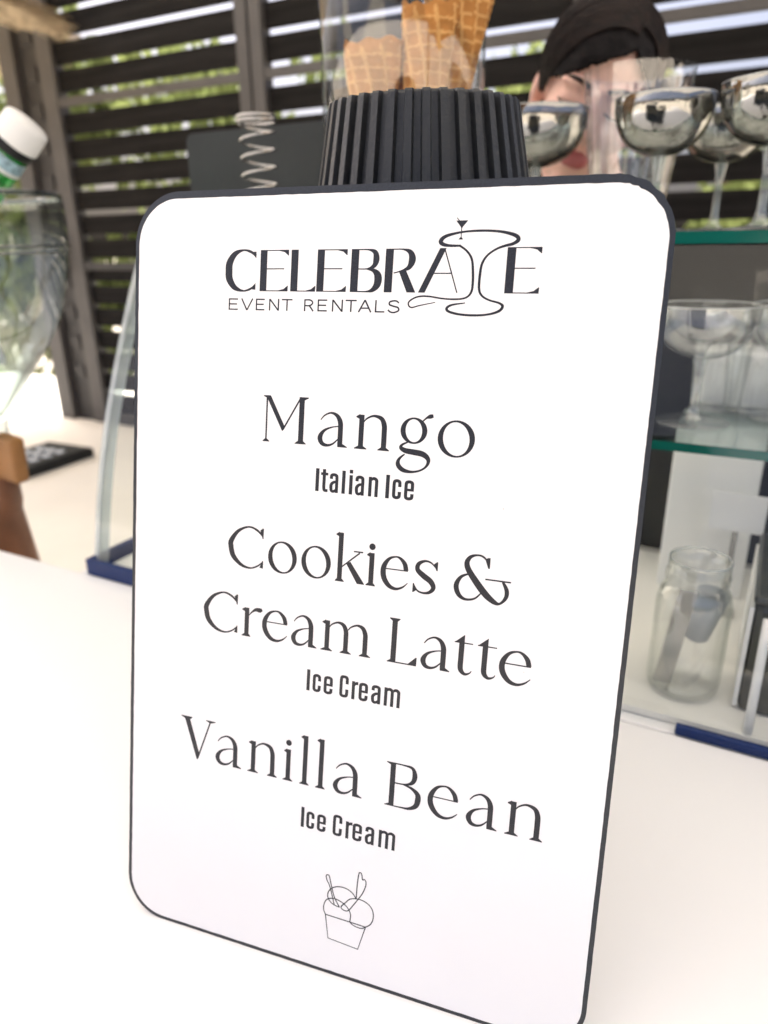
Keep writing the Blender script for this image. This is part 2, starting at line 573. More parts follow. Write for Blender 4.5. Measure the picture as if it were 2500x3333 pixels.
add_specks(M_BOARDWHITE, 60, 0.022, (0.3, 0.28, 0.26), 0.7)
M_INK = mat('dark grey ink', (0.014, 0.015, 0.020), 0.34, 0.42, noise=(1400, 0.6, 1.7))

def round_rect(x0, x1, y0, y1, r, n=14, rough=0.0, seed=1, chip=None):
    rnd = random.Random(seed)
    rr = r if isinstance(r, (list, tuple)) else (r,) * 4    # BL BR TR TL
    pts = []
    def line(a, b):
        L = math.hypot(b[0] - a[0], b[1] - a[1])
        k = max(1, int(L / 4))
        for i in range(k):
            t = i / k
            pts.append((a[0] + (b[0] - a[0]) * t, a[1] + (b[1] - a[1]) * t))
    cs = [((x0 + rr[0], y0 + rr[0]), 180, rr[0]), ((x1 - rr[1], y0 + rr[1]), 270, rr[1]), ((x1 - rr[2], y1 - rr[2]), 0, rr[2]), ((x0 + rr[3], y1 - rr[3]), 90, rr[3])]
    for i, (c, a0, q) in enumerate(cs):
        for k in range(n):
            a = math.radians(a0 + 90 * k / n)
            pts.append((c[0] + q * math.cos(a), c[1] + q * math.sin(a)))
        e_ = (c[0] + q * math.cos(math.radians(a0 + 90)), c[1] + q * math.sin(math.radians(a0 + 90)))
        c2, a2, q2 = cs[(i + 1) % 4]
        s_ = (c2[0] + q2 * math.cos(math.radians(a2)), c2[1] + q2 * math.sin(math.radians(a2)))
        line(e_, s_)
    out = []
    for x, y in pts:
        j = rough
        if chip and math.hypot(x - chip[0], y - chip[1]) < chip[2]:
            j = chip[3]
        out.append((x + rnd.uniform(-j, j), y + rnd.uniform(-j, j)))
    return out

def prism_mm(name, pts, z0, z1, m, parent, m_side=None, bevel=False):
    bm = bmesh.new()
    top = [bm.verts.new((x * mm, y * mm, z1 * mm)) for x, y in pts]
    bot = [bm.verts.new((x * mm, y * mm, z0 * mm)) for x, y in pts]
    f1 = bm.faces.new(top)
    f2 = bm.faces.new(bot[::-1])
    n = len(pts)
    sides = [bm.faces.new((top[i], bot[i], bot[(i + 1) % n], top[(i + 1) % n])) for i in range(n)]
    bmesh.ops.recalc_face_normals(bm, faces=bm.faces)
    if m_side is not None:
        for f in sides:
            f.material_index = 1
    me = bpy.data.meshes.new(name)
    bm.to_mesh(me)
    bm.free()
    me.materials.append(m)
    if m_side is not None:
        me.materials.append(m_side)
    return link(name, me, None, parent)

board = empty('menu_board', BOARD_M)
tag(board, 'large white menu board with black rim listing ice cream flavours', 'sign')
prism_mm('backing', round_rect(0, BW, 0, BH, (25, 26, 28, 27), 20, 0.07, 3, (BW - 22, BH - 6, 21, 0.55)), -3.2, 0.0, M_BOARDBLACK, board, M_BOARDEDGE)
prism_mm('rim_wrap', round_rect(-0.12, BW + 0.05, -0.1, BH + 0.12, (25, 26, 28, 27), 20, 0.05, 3, (BW - 22, BH - 6, 21, 0.5)), -2.3, -0.25, M_BOARDBLACK, board)
prism_mm('printed_face', round_rect(2.3, BW - 2.4, 2.2, BH - 3.7, (23, 24, 25, 24), 20, 0.10, 5, (BW - 24, BH - 9, 26, 0.30)), 0.004, 0.10, M_BOARDWHITE, board)
# easel leg behind
box('back_strut', 0.10, 0.18, 0.0, 0.30, -0.006, -0.0034, M_BOARDBLACK, board)
bs = bpy.data.objects['back_strut']

# ---- print: strokes with a width at each point, rings and polygons, in board millimetres
class Ink:
    def __init__(self):
        self.V, self.F, self.z = [], [], 0.16
    def _lift(self):
        self.z += 0.0012
        return self.z * mm
    def stroke(self, pts, smooth=True, n=7):
        P = catmull(pts, n) if smooth and len(pts) > 2 else [tuple(p) for p in pts]
        z = self._lift()
        k0 = len(self.V)
        N = len(P)
        for i in range(N):
            a, b = P[max(i - 1, 0)], P[min(i + 1, N - 1)]
            dx, dy = b[0] - a[0], b[1] - a[1]
            L = math.hypot(dx, dy) or 1
            nx, ny = -dy / L, dx / L
            w = max(P[i][2], 0.12) / 2
            self.V += [((P[i][0] + nx * w) * mm, (P[i][1] + ny * w) * mm, z), ((P[i][0] - nx * w) * mm, (P[i][1] - ny * w) * mm, z)]
        for i in range(N - 1):
            k = k0 + 2 * i
            self.F.append((k, k + 1, k + 3, k + 2))
    def line(self, x0, y0, x1, y1, w):
        self.stroke([(x0, y0, w), (x1, y1, w)], False)
    def poly(self, pts):
        z = self._lift()
        k = len(self.V)
        self.V += [(x * mm, y * mm, z) for x, y in pts]
        self.F.append(tuple(range(k, k + len(pts))))
    def ring(self, cx, cy, rx, ry, ix, iy, rot=0.0, irot=0.0, n=40):
        z = self._lift()
        k0 = len(self.V)
        for i in range(n):
            a = 2 * math.pi * i / n
            for (qx, qy, q) in ((rx, ry, rot), (ix, iy, irot)):
                x, y = qx * math.cos(a), qy * math.sin(a)
                self.V.append(((cx + x * math.cos(q) - y * math.sin(q)) * mm, (cy + x * math.sin(q) + y * math.cos(q)) * mm, z))
        for i in range(n):
            a, b = k0 + 2 * i, k0 + 2 * ((i + 1) % n)
            self.F.append((a, b, b + 1, a + 1))
    def disc(self, cx, cy, r, n=20):
        self.poly([(cx + r * math.cos(2 * math.pi * i / n), cy + r * math.sin(2 * math.pi * i / n)) for i in range(n)])
    def build(self, name, label=None):
        me = bpy.data.meshes.new(name)
        me.from_pydata(self.V, [], self.F)
        o = link(name, me, M_INK, board)
        bm = bmesh.new()
        bm.from_mesh(me)
        for f in bm.faces:
            f.normal_update()
            if f.normal.z < 0:
                f.normal_flip()
        bm.to_mesh(me)
        bm.free()
        if label:
            o['label'] = label
        return o

XH, CAP, ST, TH = 17.6, 24.6, 2.9, 0.75
def serif(k, x0, x1, y, xs0, xs1, d=1):
    """bracketed foot (d=1) or head (d=-1) serif between x0..x1 joining a stem xs0..xs1"""
    h = 0.75
    k.poly([(x0, y), (x1, y), (x1, y + d * 0.45), (xs1 + 0.1, y + d * 1.6), (xs0 - 0.1, y + d * 1.6), (x0, y + d * 0.45)])
def flag(k, xs, y, w=1.9):
    k.poly([(xs - w, y - 1.2), (xs - w, y - 1.7), (xs + 0.2, y - 2.6), (xs + 0.2, y + 0.1)])
def g_o(k, x0, x1, b, xh=XH):
    w = x1 - x0
    k.ring((x0 + x1) / 2, b + xh / 2, w / 2, xh / 2 + 0.35, w / 2 - ST * 0.96, xh / 2 - 0.55, 0, 0.20)
def g_C(k, x0, x1, b, cap=CAP):
    w = x1 - x0
    k.stroke([(x1 - 0.4, b + cap * 0.80, 0.9), (x0 + w * 0.80, b + cap * 0.935, 1.3), (x0 + w * 0.56, b + cap - 0.35, 1.0), (x0 + w * 0.27, b + cap * 0.86, 1.9),
              (x0 + 1.75, b + cap * 0.62, 3.0), (x0 + 1.6, b + cap * 0.47, 3.2), (x0 + w * 0.15, b + cap * 0.25, 3.0), (x0 + w * 0.38, b + cap * 0.065, 1.9),
              (x0 + w * 0.64, b + 0.25, 1.0), (x0 + w * 0.85, b + 1.9, 0.9), (x1 - 0.1, b + 4.6, 0.6)])
    k.poly([(x1 - 0.7, b + cap * 0.99), (x1, b + cap * 0.985), (x1 - 0.05, b + cap * 0.74), (x1 - 0.65, b + cap * 0.74), (x1 - 2.2, b + cap * 0.93)])
    k.poly([(x1 - 0.3, b + 5.2), (x1 + 0.25, b + 5.2), (x1 + 0.25, b + 0.9), (x1 - 1.9, b + 1.2)])
def g_e(k, x0, x1, b, xh=XH):
    w = x1 - x0
    yb = b + xh * 0.60
    k.line(x0 + 1.2, yb, x1 - 0.2, yb, 0.62)
    k.stroke([(x1 - 1.2, yb + 0.1, 2.5), (x0 + w * 0.86, b + xh * 0.80, 2.4), (x0 + w * 0.70, b + xh * 0.95, 1.5), (x0 + w * 0.53, b + xh - 0.2, 0.9), (x0 + w * 0.30, b + xh * 0.91, 1.6),
              (x0 + w * 0.135, b + xh * 0.70, 2.6), (x0 + 1.5, b + xh * 0.48, 2.95), (x0 + w * 0.17, b + xh * 0.26, 2.9), (x0 + w * 0.36, b + xh * 0.075, 2.3),
              (x0 + w * 0.60, b + 0.35, 1.5), (x0 + w * 0.83, b + 1.7, 0.95), (x1, b + 4.2, 0.4)])
def g_a(k, x0, x1, b, xh=XH):
    w = x1 - x0
    xs = x0 + w * 0.76
    k.stroke([(x0 + w * 0.09, b + xh * 0.77, 0.55), (x0 + w * 0.22, b + xh * 0.91, 0.8), (x0 + w * 0.43, b + xh - 0.15, 1.05), (x0 + w * 0.63, b + xh * 0.92, 2.0), (xs - 0.3, b + xh * 0.74, 2.75),
              (xs, b + xh * 0.5, 2.8), (xs, b + 2.0, 2.8), (xs + 0.15, b + 0.2, 2.9)])
    k.poly([(xs - 1.3, b + 0.05), (x1, b + 0.0), (x1, b + 0.5), (xs + 1.35, b + 1.9), (xs - 1.3, b + 1.9)])
    k.stroke([(xs - 0.6, b + xh * 0.615, 0.6), (x0 + w * 0.48, b + xh * 0.575, 0.75), (x0 + w * 0.22, b + xh * 0.46, 1.5), (x0 + w * 0.09, b + xh * 0.26, 2.75), (x0 + w * 0.16, b + xh * 0.085, 2.3),
              (x0 + w * 0.33, b + 0.55, 1.5), (x0 + w * 0.52, b + xh * 0.085, 1.0), (xs - 0.9, b + xh * 0.25, 0.6)])
def stem_n(k, x, b, top, w=ST):
    k.line(x, b + 0.2, x, top, w)
def g_n(k, x0, x1, b, xh=XH):
    w = x1 - x0
    s1, s2 = x0 + w * 0.185, x1 - w * 0.165
    stem_n(k, s1, b, b + xh, 2.75)
    flag(k, s1 - 1.2, b + xh + 0.25)
    serif(k, x0, x0 + w * 0.36, b, s1 - 1.375, s1 + 1.375)
    k.stroke([(s1 + 1.0, b + xh * 0.78, 0.55), (s1 + w * 0.15, b + xh * 0.90, 0.85), (x0 + w * 0.52, b + xh - 0.3, 1.2), (s2 - w * 0.1, b + xh * 0.92, 2.2), (s2 - 0.25, b + xh * 0.74, 2.75), (s2, b + xh * 0.5, 2.8), (s2, b + 0.2, 2.8)])
    serif(k, s2 - w * 0.165, x1, b, s2 - 1.4, s2 + 1.4)
def g_m(k, x0, x1, b, xh=XH):
    w = x1 - x0
    s1, s2, s3 = x0 + w * 0.125, x0 + w * 0.505, x1 - w * 0.11
    stem_n(k, s1, b, b + xh, 2.7)
    flag(k, s1 - 1.2, b + xh + 0.25)
    serif(k, x0, x0 + w * 0.24, b, s1 - 1.35, s1 + 1.35)
    for a, c in ((s1, s2), (s2, s3)):
        d_ = c - a
        k.stroke([(a + 1.0, b + xh * 0.78, 0.55), (a + d_ * 0.25, b + xh * 0.90, 0.85), (a + d_ * 0.56, b + xh - 0.3, 1.2), (c - d_ * 0.16, b + xh * 0.92, 2.2), (c - 0.2, b + xh * 0.74, 2.65), (c, b + xh * 0.5, 2.7), (c, b + 0.2, 2.7)])
        serif(k, c - w * 0.11, c + w * 0.115, b, c - 1.35, c + 1.35)
def g_i(k, x0, x1, b, xh=XH, dot=20.9):
    c = (x0 + x1) / 2 + 0.1
    stem_n(k, c, b, b + xh, 2.75)
    flag(k, c - 1.2, b + xh + 0.25, 1.6)
    serif(k, x0, x1, b, c - 1.37, c + 1.37)
    k.disc(c - 0.1, b + dot, 1.75)
def g_l(k, x0, x1, b, h=27.6):
    c = (x0 + x1) / 2 + 0.1
    stem_n(k, c, b, b + h, 2.75)
    flag(k, c - 1.2, b + h + 0.3, 1.7)
    serif(k, x0, x1, b, c - 1.37, c + 1.37)
def g_k(k, x0, x1, b, h=26.4):
    w = x1 - x0
    c = x0 + 2.5
    stem_n(k, c, b, b + h, 2.75)
    flag(k, c - 1.2, b + h + 0.3, 1.7)
    serif(k, x0, x0 + 5.2, b, c - 1.37, c + 1.37)
    k.stroke([(c + 1.2, b + 8.2, 0.7), (x0 + w * 0.80, b + XH - 1.0, 0.85)], False)
    k.line(x0 + w * 0.60, b + XH - 0.45, x1 - 1.5, b + XH - 0.45, 0.75)
    k.poly([(x0 + w * 0.36, b + 10.1), (x0 + w * 0.50, b + 11.4), (x1, b + 0.4), (x1, b), (x1 - 4.1, b)])
def g_s(k, x0, x1, b, xh=XH):
    w = x1 - x0
    k.stroke([(x1 - 0.7, b + xh * 0.80, 0.6), (x0 + w * 0.72, b + xh * 0.95, 0.9), (x0 + w * 0.46, b + xh - 0.25, 1.2), (x0 + w * 0.20, b + xh * 0.88, 2.1), (x0 + w * 0.165, b + xh * 0.70, 2.5),
              (x0 + w * 0.42, b + xh * 0.54, 3.0), (x0 + w * 0.74, b + xh * 0.39, 2.9), (x0 + w * 0.87, b + xh * 0.21, 2.4), (x0 + w * 0.72, b + xh * 0.06, 1.7), (x0 + w * 0.45, b + 0.25, 1.1),
              (x0 + w * 0.20, b + xh * 0.07, 0.9), (x0 + 0.5, b + xh * 0.24, 0.6)])
    k.poly([(x1 - 0.6, b + xh), (x1, b + xh), (x1, b + xh * 0.73), (x1 - 0.6, b + xh * 0.73), (x1 - 2.2, b + xh * 0.92)])
    k.poly([(x0, b + xh * 0.28), (x0 + 0.55, b + xh * 0.28), (x0 + 2.2, b + xh * 0.08), (x0 + 0.5, b), (x0, b)])
def g_r(k, x0, x1, b, xh=XH - 1.2):
    c = x0 + 3.0
    stem_n(k, c, b, b + xh + 0.2, 2.75)
    flag(k, c - 1.2, b + xh + 0.4)
    serif(k, x0, x0 + 5.6, b, c - 1.37, c + 1.37)
    k.stroke([(c + 1.0, b + xh * 0.74, 0.55), (c + 3.4, b + xh * 0.90, 1.0), (x1 - 4.0, b + xh * 0.985, 2.0), (x1 - 1.6, b + xh * 0.985, 2.6), (x1 - 0.2, b + xh * 1.02, 1.4)])
def g_L(k, x0, x1, b, cap=CAP - 0.6):
    c = x0 + 3.0
    k.line(c, b + 0.1, c, b + cap, 2.9)
    serif(k, x0, x0 + 5.8, b + cap, c - 1.45, c + 1.45, -1)
    k.line(x0 - 0.2, b + 0.28, x1, b + 0.28, 0.7)
    k.poly([(x0 - 0.2, b + 0.4), (c - 1.4, b + 1.6), (c, b + 1.6), (c, b + 0.4)])
    k.poly([(x1 - 4.5, b + 0.6), (x1 - 0.5, b + 4.6), (x1 + 0.1, b + 4.6), (x1, b)])
def g_t(k, x0, x1, b, xh=XH - 0.9):
    w = x1 - x0
    c = x0 + w * 0.40
    k.line(x0, b + xh, x1, b + xh, 0.62)
    k.poly([(x0 + 0.2, b + xh), (c + 1.35, b + xh + 4.4), (c + 1.35, b + xh)])
    k.stroke([(c, b + xh + 0.5, 2.75), (c, b + xh * 0.5, 2.75), (c + 0.05, b + xh * 0.22, 2.75), (c + 0.8, b + 1.7, 2.4), (c + 2.6, b + 0.45, 1.5), (x1 - 0.9, b + 1.2, 0.8), (x1 + 0.2, b + 2.6, 0.4)])
def g_V(k, x0, x1, b, cap=CAP):
    xa, xm, xb = x0 + 4.0, x0 + 11.7, x1 - 3.2
    k.poly([(xa - 2.0, b + cap), (xa + 1.5, b + cap), (xm + 1.2, b + 3.2), (xm + 0.2, b - 0.3), (xm - 0.6, b - 0.3)])
    k.line(xm + 0.1, b + 0.4, xb, b + cap, 0.95)
    k.poly([(x0, b + cap), (x0, b + cap - 0.5), (xa - 1.4, b + cap - 1.6), (xa + 2.2, b + cap - 1.6), (xa + 3.4, b + cap - 0.5), (xa + 3.4, b + cap)])
    k.poly([(xb - 3.2, b + cap), (xb - 3.2, b + cap - 0.45), (xb - 0.5, b + cap - 1.5), (xb + 0.3, b + cap - 1.5), (x1, b + cap - 0.45), (x1, b + cap)])
def g_B(k, x0, x1, b, cap=CAP + 0.4):
    w = x1 - x0
    c = x0 + 3.7
    k.line(c, b + 0.1, c, b + cap - 0.1, 2.9)
    for y, d_ in ((b, 1), (b + cap, -1)):
        k.poly([(x0, y), (c, y), (c, y + d_ * 1.5), (c - 1.4, y + d_ * 1.5), (x0, y + d_ * 0.45)])
    ym = b + cap * 0.545
    k.stroke([(c, b + cap - 0.35, 0.7), (x0 + w * 0.48, b + cap - 0.4, 0.85), (x0 + w * 0.72, b + cap * 0.955, 1.7), (x0 + w * 0.80, b + cap * 0.80, 2.75), (x0 + w * 0.75, b + cap * 0.64, 2.2), (x0 + w * 0.55, ym + 0.35, 0.95), (c, ym, 0.65)])
    k.stroke([(x0 + w * 0.5, ym, 0.65), (x0 + w * 0.72, b + cap * 0.505, 1.5), (x0 + w * 0.90, b + cap * 0.40, 2.7), (x0 + w * 0.925, b + cap * 0.27, 3.1), (x0 + w * 0.87, b + cap * 0.12, 2.6), (x0 + w * 0.68, b + cap * 0.03, 1.5), (x0 + w * 0.45, b + 0.4, 0.8), (c, b + 0.35, 0.7)])
def g_M(k, x0, x1, b, cap=CAP):
    w = x1 - x0
    xl, xr, xv = x0 + w * 0.075, x1 - w * 0.135, x0 + w * 0.455
    k.line(xl, b + 0.2, xl, b + cap - 1, 0.95)
    serif(k, x0, x0 + w * 0.155, b, xl - 0.48, xl + 0.48)
    k.poly([(x0 + w * 0.045, b + cap), (x0 + w * 0.155, b + cap), (xv + 1.05, b + 8.6), (xv + 0.1, b + 6.3), (xv - 0.5, b + 6.3)])
    k.poly([(x0 - 0.2, b + cap), (x0 + w * 0.13, b + cap), (x0 + w * 0.10, b + cap - 1.8), (x0 - 0.2, b + cap - 0.5)])
    k.line(xv + 0.1, b + 7.0, xr - 0.9, b + cap - 0.6, 0.9)
    k.line(xr, b + 0.1, xr, b + cap, 3.0)
    k.poly([(xr - 1.6, b + cap), (x1 + 0.3, b + cap), (x1 + 0.3, b + cap - 0.5), (xr + 1.4, b + cap - 1.7), (xr - 1.5, b + cap - 1.7)])
    serif(k, xr - w * 0.13, xr + w * 0.12, b, xr - 1.5, xr + 1.5)
def g_g(k, b):
    dy = b - 302.0
    k.ring(167.4, 313.3 + dy, 7.0, 6.6, 4.3, 5.7, 0, 0.12)
    k.stroke([(171.8, 318.3 + dy, 0.7), (173.6, 320.0 + dy, 1.0), (175.4, 320.8 + dy, 2.1), (177.0, 321.2 + dy, 1.6)])
    k.stroke([(164.6, 307.4 + dy, 0.8), (161.9, 306.0 + dy, 1.2), (161.2, 304.4 + dy, 2.0), (163.6, 303.1 + dy, 2.6), (168.0, 302.6 + dy, 2.9), (172.6, 302.0 + dy, 2.9), (175.4, 300.2 + dy, 2.4),
              (175.9, 297.8 + dy, 1.7), (174.3, 295.2 + dy, 1.1), (171.0, 293.3 + dy, 1.0), (166.8, 292.6 + dy, 1.4), (162.6, 293.4 + dy, 2.3), (160.2, 295.8 + dy, 2.4), (160.6, 298.6 + dy, 1.5), (163.4, 301.3 + dy, 0.7)])
def g_amp(k, b):
    dy = b - 231.0
    k.stroke([(210.6, 248.6 + dy, 0.6), (209.8, 251.6 + dy, 0.8), (207.4, 253.9 + dy, 1.0), (204.4, 254.3 + dy, 1.0), (201.2, 253.0 + dy, 1.8), (199.6, 250.0 + dy, 2.6), (200.8, 246.2 + dy, 3.0),
              (205.4, 240.2 + dy, 3.4), (210.4, 234.8 + dy, 3.4), (214.8, 231.7 + dy, 2.4), (217.6, 231.4 + dy, 1.2), (220.2, 234.6 + dy, 1.9), (220.4, 238.4 + dy, 2.2), (218.2, 242.5 + dy, 1.2)])
    k.poly([(210.1, 253.6 + dy), (211.2, 253.6 + dy), (211.2, 248.2 + dy), (210.4, 248.2 + dy), (208.6, 252.8 + dy)])
    k.line(209.4, 242.7 + dy, 222.2, 242.7 + dy, 0.75)
    k.stroke([(201.6, 244.6 + dy, 0.7), (197.2, 242.4 + dy, 1.6), (195.0, 237.9 + dy, 2.6), (196.4, 233.4 + dy, 2.4), (200.0, 231.2 + dy, 1.4), (204.8, 232.2 + dy, 1.0), (208.3, 236.0 + dy, 0.6)])

BOXES = {}
k = Ink(); b = 302.0
g_M(k, 83.0, 108.9, b); g_a(k, 115, 131.9, b); g_n(k, 135.8, 155.0, b); g_g(k, b); g_o(k, 179.9, 198.7, b - 0.1)
k.build('printed_line', 'the flavour name Mango in dark grey serif letters')
k = Ink(); b = 231.0
g_C(k, 64.2, 85.9, b, 23.6); g_o(k, 89.0, 106.4, b, 17.2); g_o(k, 109.1, 126.4, b, 17.2); g_k(k, 129.1, 145.8, b); g_i(k, 146.6, 151.9, b); g_e(k, 154.4, 169.5, b, 17.4); g_s(k, 172.3, 184.9, b, 17.2); g_amp(k, b)
k.build('printed_line', 'the words Cookies & in dark grey serif letters')
k = Ink(); b = 191.8
g_C(k, 49.6, 71.3, b, 23.6); g_r(k, 74.3, 86.9, b); g_e(k, 86.9, 102.6, b, 17.4); g_a(k, 105.0, 120.5, b, 17.2); g_m(k, 122.8, 151.5, b, 16.9); g_L(k, 161.3, 177.1, b); g_a(k, 179.2, 194.9, b, 17.2); g_t(k, 196.5, 206.0, b); g_t(k, 208.5, 218.2, b); g_e(k, 219.8, 235.8, b - 0.6, 17.4)
k.build('printed_line', 'the words Cream Latte in dark grey serif letters')
k = Ink(); b = 111.6
g_V(k, 36.1, 59.3, b, 25.2); g_a(k, 59.7, 77.0, b, 18.2); g_n(k, 81.1, 100.0, b, 19.0); g_i(k, 103.6, 109.8, b, 18.8, 22.7); g_l(k, 114.1, 119.9, b, 29.0); g_l(k, 123.9, 129.7, b, 29.0); g_a(k, 134.3, 151.6, b, 18.2)
g_B(k, 164.9, 184.8, b); g_e(k, 188.5, 205.0, b, 18.2); g_a(k, 209.5, 226.0, b, 18.2); g_n(k, 230.0, 249.2, b, 18.4)
k.build('printed_line', 'the flavour name Vanilla Bean in dark grey serif letters')

# condensed bold sans serif
def s_I(k, x0, x1, b, h=12.1):
    k.poly([(x0, b), (x1, b), (x1, b + h), (x0, b + h)])
def s_c(k, x0, x1, b, h=10.3, w=1.75):
    c = (x0 + x1) / 2
    a, z = x0 + w / 2, x1 - w / 2
    k.stroke([(z, b + h * 0.62, w), (z, b + h * 0.76, w), (z - 0.25, b + h - 1.3, w), (c, b + h - 0.8, 1.6), (a + 0.25, b + h - 1.3, w), (a, b + h * 0.74, w), (a, b + h * 0.5, w), (a, b + h * 0.26, w), (a + 0.25, b + 1.3, w), (c, b + 0.8, 1.6), (z - 0.25, b + 1.3, w), (z, b + h * 0.24, w), (z, b + h * 0.38, w)])
def s_e(k, x0, x1, b, h=10.3, w=1.75):
    c = (x0 + x1) / 2
    a, z = x0 + w / 2, x1 - w / 2
    k.stroke([(z, b + h * 0.46, w), (z, b + h * 0.74, w), (z - 0.25, b + h - 1.3, w), (c, b + h - 0.8, 1.6), (a + 0.25, b + h - 1.3, w), (a, b + h * 0.74, w), (a, b + h * 0.5, w), (a, b + h * 0.26, w), (a + 0.25, b + 1.3, w), (c, b + 0.8, 1.6), (z - 0.25, b + 1.3, w), (z, b + h * 0.22, w), (z, b + h * 0.33, w)])
    k.line(a, b + h * 0.52, z + w / 2, b + h * 0.52, 1.3)
def s_a(k, x0, x1, b, h=10.3, w=1.75):
    c = (x0 + x1) / 2
    a, z = x0 + w / 2, x1 - w / 2
    k.stroke([(a, b + h * 0.70, w), (a + 0.2, b + h - 1.3, w), (c, b + h - 0.8, 1.6), (z - 0.25, b + h - 1.3, w), (z, b + h * 0.74, w), (z, b + h * 0.5, w), (z, b, w)])
    k.stroke([(z, b + h * 0.57, 1.3), (c - 0.3, b + h * 0.53, 1.5), (a + 0.05, b + h * 0.40, w), (a, b + h * 0.22, w), (a + 0.35, b + 1.0, 1.6), (c, b + 0.75, 1.5), (z, b + h * 0.2, 1.0)])
def s_n(k, x0, x1, b, h=10.3, w=1.8):
    a, z = x0 + w / 2, x1 - w / 2
    s_I(k, x0, x0 + w, b, h - 0.1)
    k.stroke([(a, b + h * 0.80, 1.0), ((a + z) / 2, b + h - 0.85, 1.6), (z - 0.2, b + h - 1.5, w), (z, b + h * 0.7, w), (z, b + h * 0.4, w), (z, b, w)])
def s_m(k, x0, x1, b, h=10.3, w=1.75):
    mid = (x0 + x1) / 2
    s_n(k, x0, mid + w / 2, b, h, w)
    z = x1 - w / 2
    k.stroke([(mid, b + h * 0.80, 1.0), ((mid + z) / 2, b + h - 0.85, 1.6), (z - 0.2, b + h - 1.5, w), (z, b + h * 0.7, w), (z, b + h * 0.4, w), (z, b, w)])
def s_r(k, x0, x1, b, h=10.3, w=1.8):
    s_I(k, x0, x0 + w, b, h - 0.1)
    k.stroke([(x0 + w * 0.6, b + h * 0.76, 0.9), (x0 + w + 0.6, b + h - 1.2, 1.6), (x1, b + h - 1.0, 1.8)])
def s_t(k, x0, x1, b, h=12.0, w=1.8):
    c = x0 + (x1 - x0) * 0.46
    k.stroke([(c, b + h, w), (c, b + h * 0.5, w), (c, b + 2.2, w), (c + 0.5, b + 0.9, 1.7), (x1, b + 0.75, 1.5)])
    k.line(x0, b + 9.5, x1, b + 9.5, 1.4)
def s_i(k, x0, x1, b):
    s_I(k, x0, x1, b, 10.1)
    s_I(k, x0, x1, b + 11.0, 1.9)
k = Ink(); b = 278.0
s_I(k, 115.2, 117.2, b); s_t(k, 118.2, 122.3, b); s_a(k, 123.3, 128.2, b); s_I(k, 130.2, 132.1, b); s_i(k, 134.3, 136.2, b); s_a(k, 137.7, 142.7, b); s_n(k, 145.0, 150.3, b); s_I(k, 154.4, 156.4, b); s_c(k, 158.0, 162.8, b); s_e(k, 164.4, 169.5, b)
k.build('printed_line', 'the words Italian Ice in bold narrow letters under Mango')
for b, nm in ((167.2, 'Cream Latte'), (86.0, 'Vanilla Bean')):
    k = Ink()
    d = 0.3 if b < 100 else 0
    s_I(k, 115.7 + 2 * d, 117.6 + 2 * d, b); s_c(k, 119.3 + d, 124.2 + d, b); s_e(k, 125.9 + d, 131.2 + d, b); s_c(k, 135.2 + 2 * d, 140.4 + 3 * d, b, 12.5); s_r(k, 142.3 + 4 * d, 145.9 + 5 * d, b); s_e(k, 146.4 + 4 * d, 151.6 + 5 * d, b); s_a(k, 153.6 + 5 * d, 158.8 + 5 * d, b); s_m(k, 160.8 + 7 * d, 169.7 + 9 * d, b)
    k.build('printed_line', 'the words Ice Cream in bold narrow letters under ' + nm)

# logo: display capitals with thick stems and hairline arms
def d_E(k, x0, x1, b, h=20.8, w=3.95):
    s_I(k, x0, x0 + w, b, h)
    k.poly([(x0 + w, b + h - 0.5), (x0 + w, b + h), (x1, b + h), (x1, b + h - 2.9), (x1 - 0.3, b + h - 2.9), (x1 - 2.4, b + h - 1.2), (x1 - 5.5, b + h - 0.5)])
    k.poly([(x0 + w, b + 0.5), (x0 + w, b), (x1, b), (x1 + 0.1, b + 2.9), (x1 - 0.2, b + 2.9), (x1 - 2.4, b + 1.2), (x1 - 5.5, b + 0.5)])
    k.line(x0 + w, b + h * 0.545, x1 - 2.4, b + h * 0.545, 0.55)
def d_L(k, x0, x1, b, h=20.8, w=4.0):
    s_I(k, x0, x0 + w, b, h)
    k.poly([(x0 + w, b + 0.5), (x0 + w, b), (x1, b), (x1 + 0.1, b + 2.9), (x1 - 0.2, b + 2.9), (x1 - 2.4, b + 1.2), (x1 - 5.5, b + 0.5)])
k = Ink(); b = 380.3
x0, x1 = 57.2, 75.3
k.stroke([(x1, b + 17.9, 1.2), (x1 - 3.4, b + 20.0, 1.4), (x0 + 10.5, b + 20.8, 1.0), (x0 + 5.6, b + 19.0, 2.8), (x0 + 2.5, b + 14.6, 4.0), (x0 + 2.1, b + 10.3, 4.2), (x0 + 2.6, b + 6.0, 4.0), (x0 + 5.8, b + 1.8, 2.8), (x0 + 10.8, b + 0.1, 1.0), (x1 - 3.2, b + 1.0, 1.2), (x1, b + 3.0, 1.0)])
k.poly([(x1 - 0.2, b + 20.0), (x1 + 0.1, b + 20.0), (x1 + 0.1, b + 16.6), (x1 - 3.2, b + 19.9)])
k.poly([(x1 - 0.2, b + 0.7), (x1 + 0.1, b + 0.7), (x1 + 0.1, b + 4.2), (x1 - 3.2, b + 1.0)])
d_E(k, 77.9, 94.2, b); d_L(k, 95.7, 109.8, b); d_E(k, 110.4, 126.7, b)
x0 = 128.9
s_I(k, x0, x0 + 4.1, b, 20.8)
k.stroke([(x0 + 4, b + 20.5, 0.6), (x0 + 9.0, b + 20.4, 0.8), (x0 + 12.4, b + 19.2, 2.4), (x0 + 13.3, b + 16.0, 3.3), (x0 + 12.3, b + 12.8, 2.3), (x0 + 9.0, b + 11.3, 0.8), (x0 + 4, b + 11.2, 0.55)])
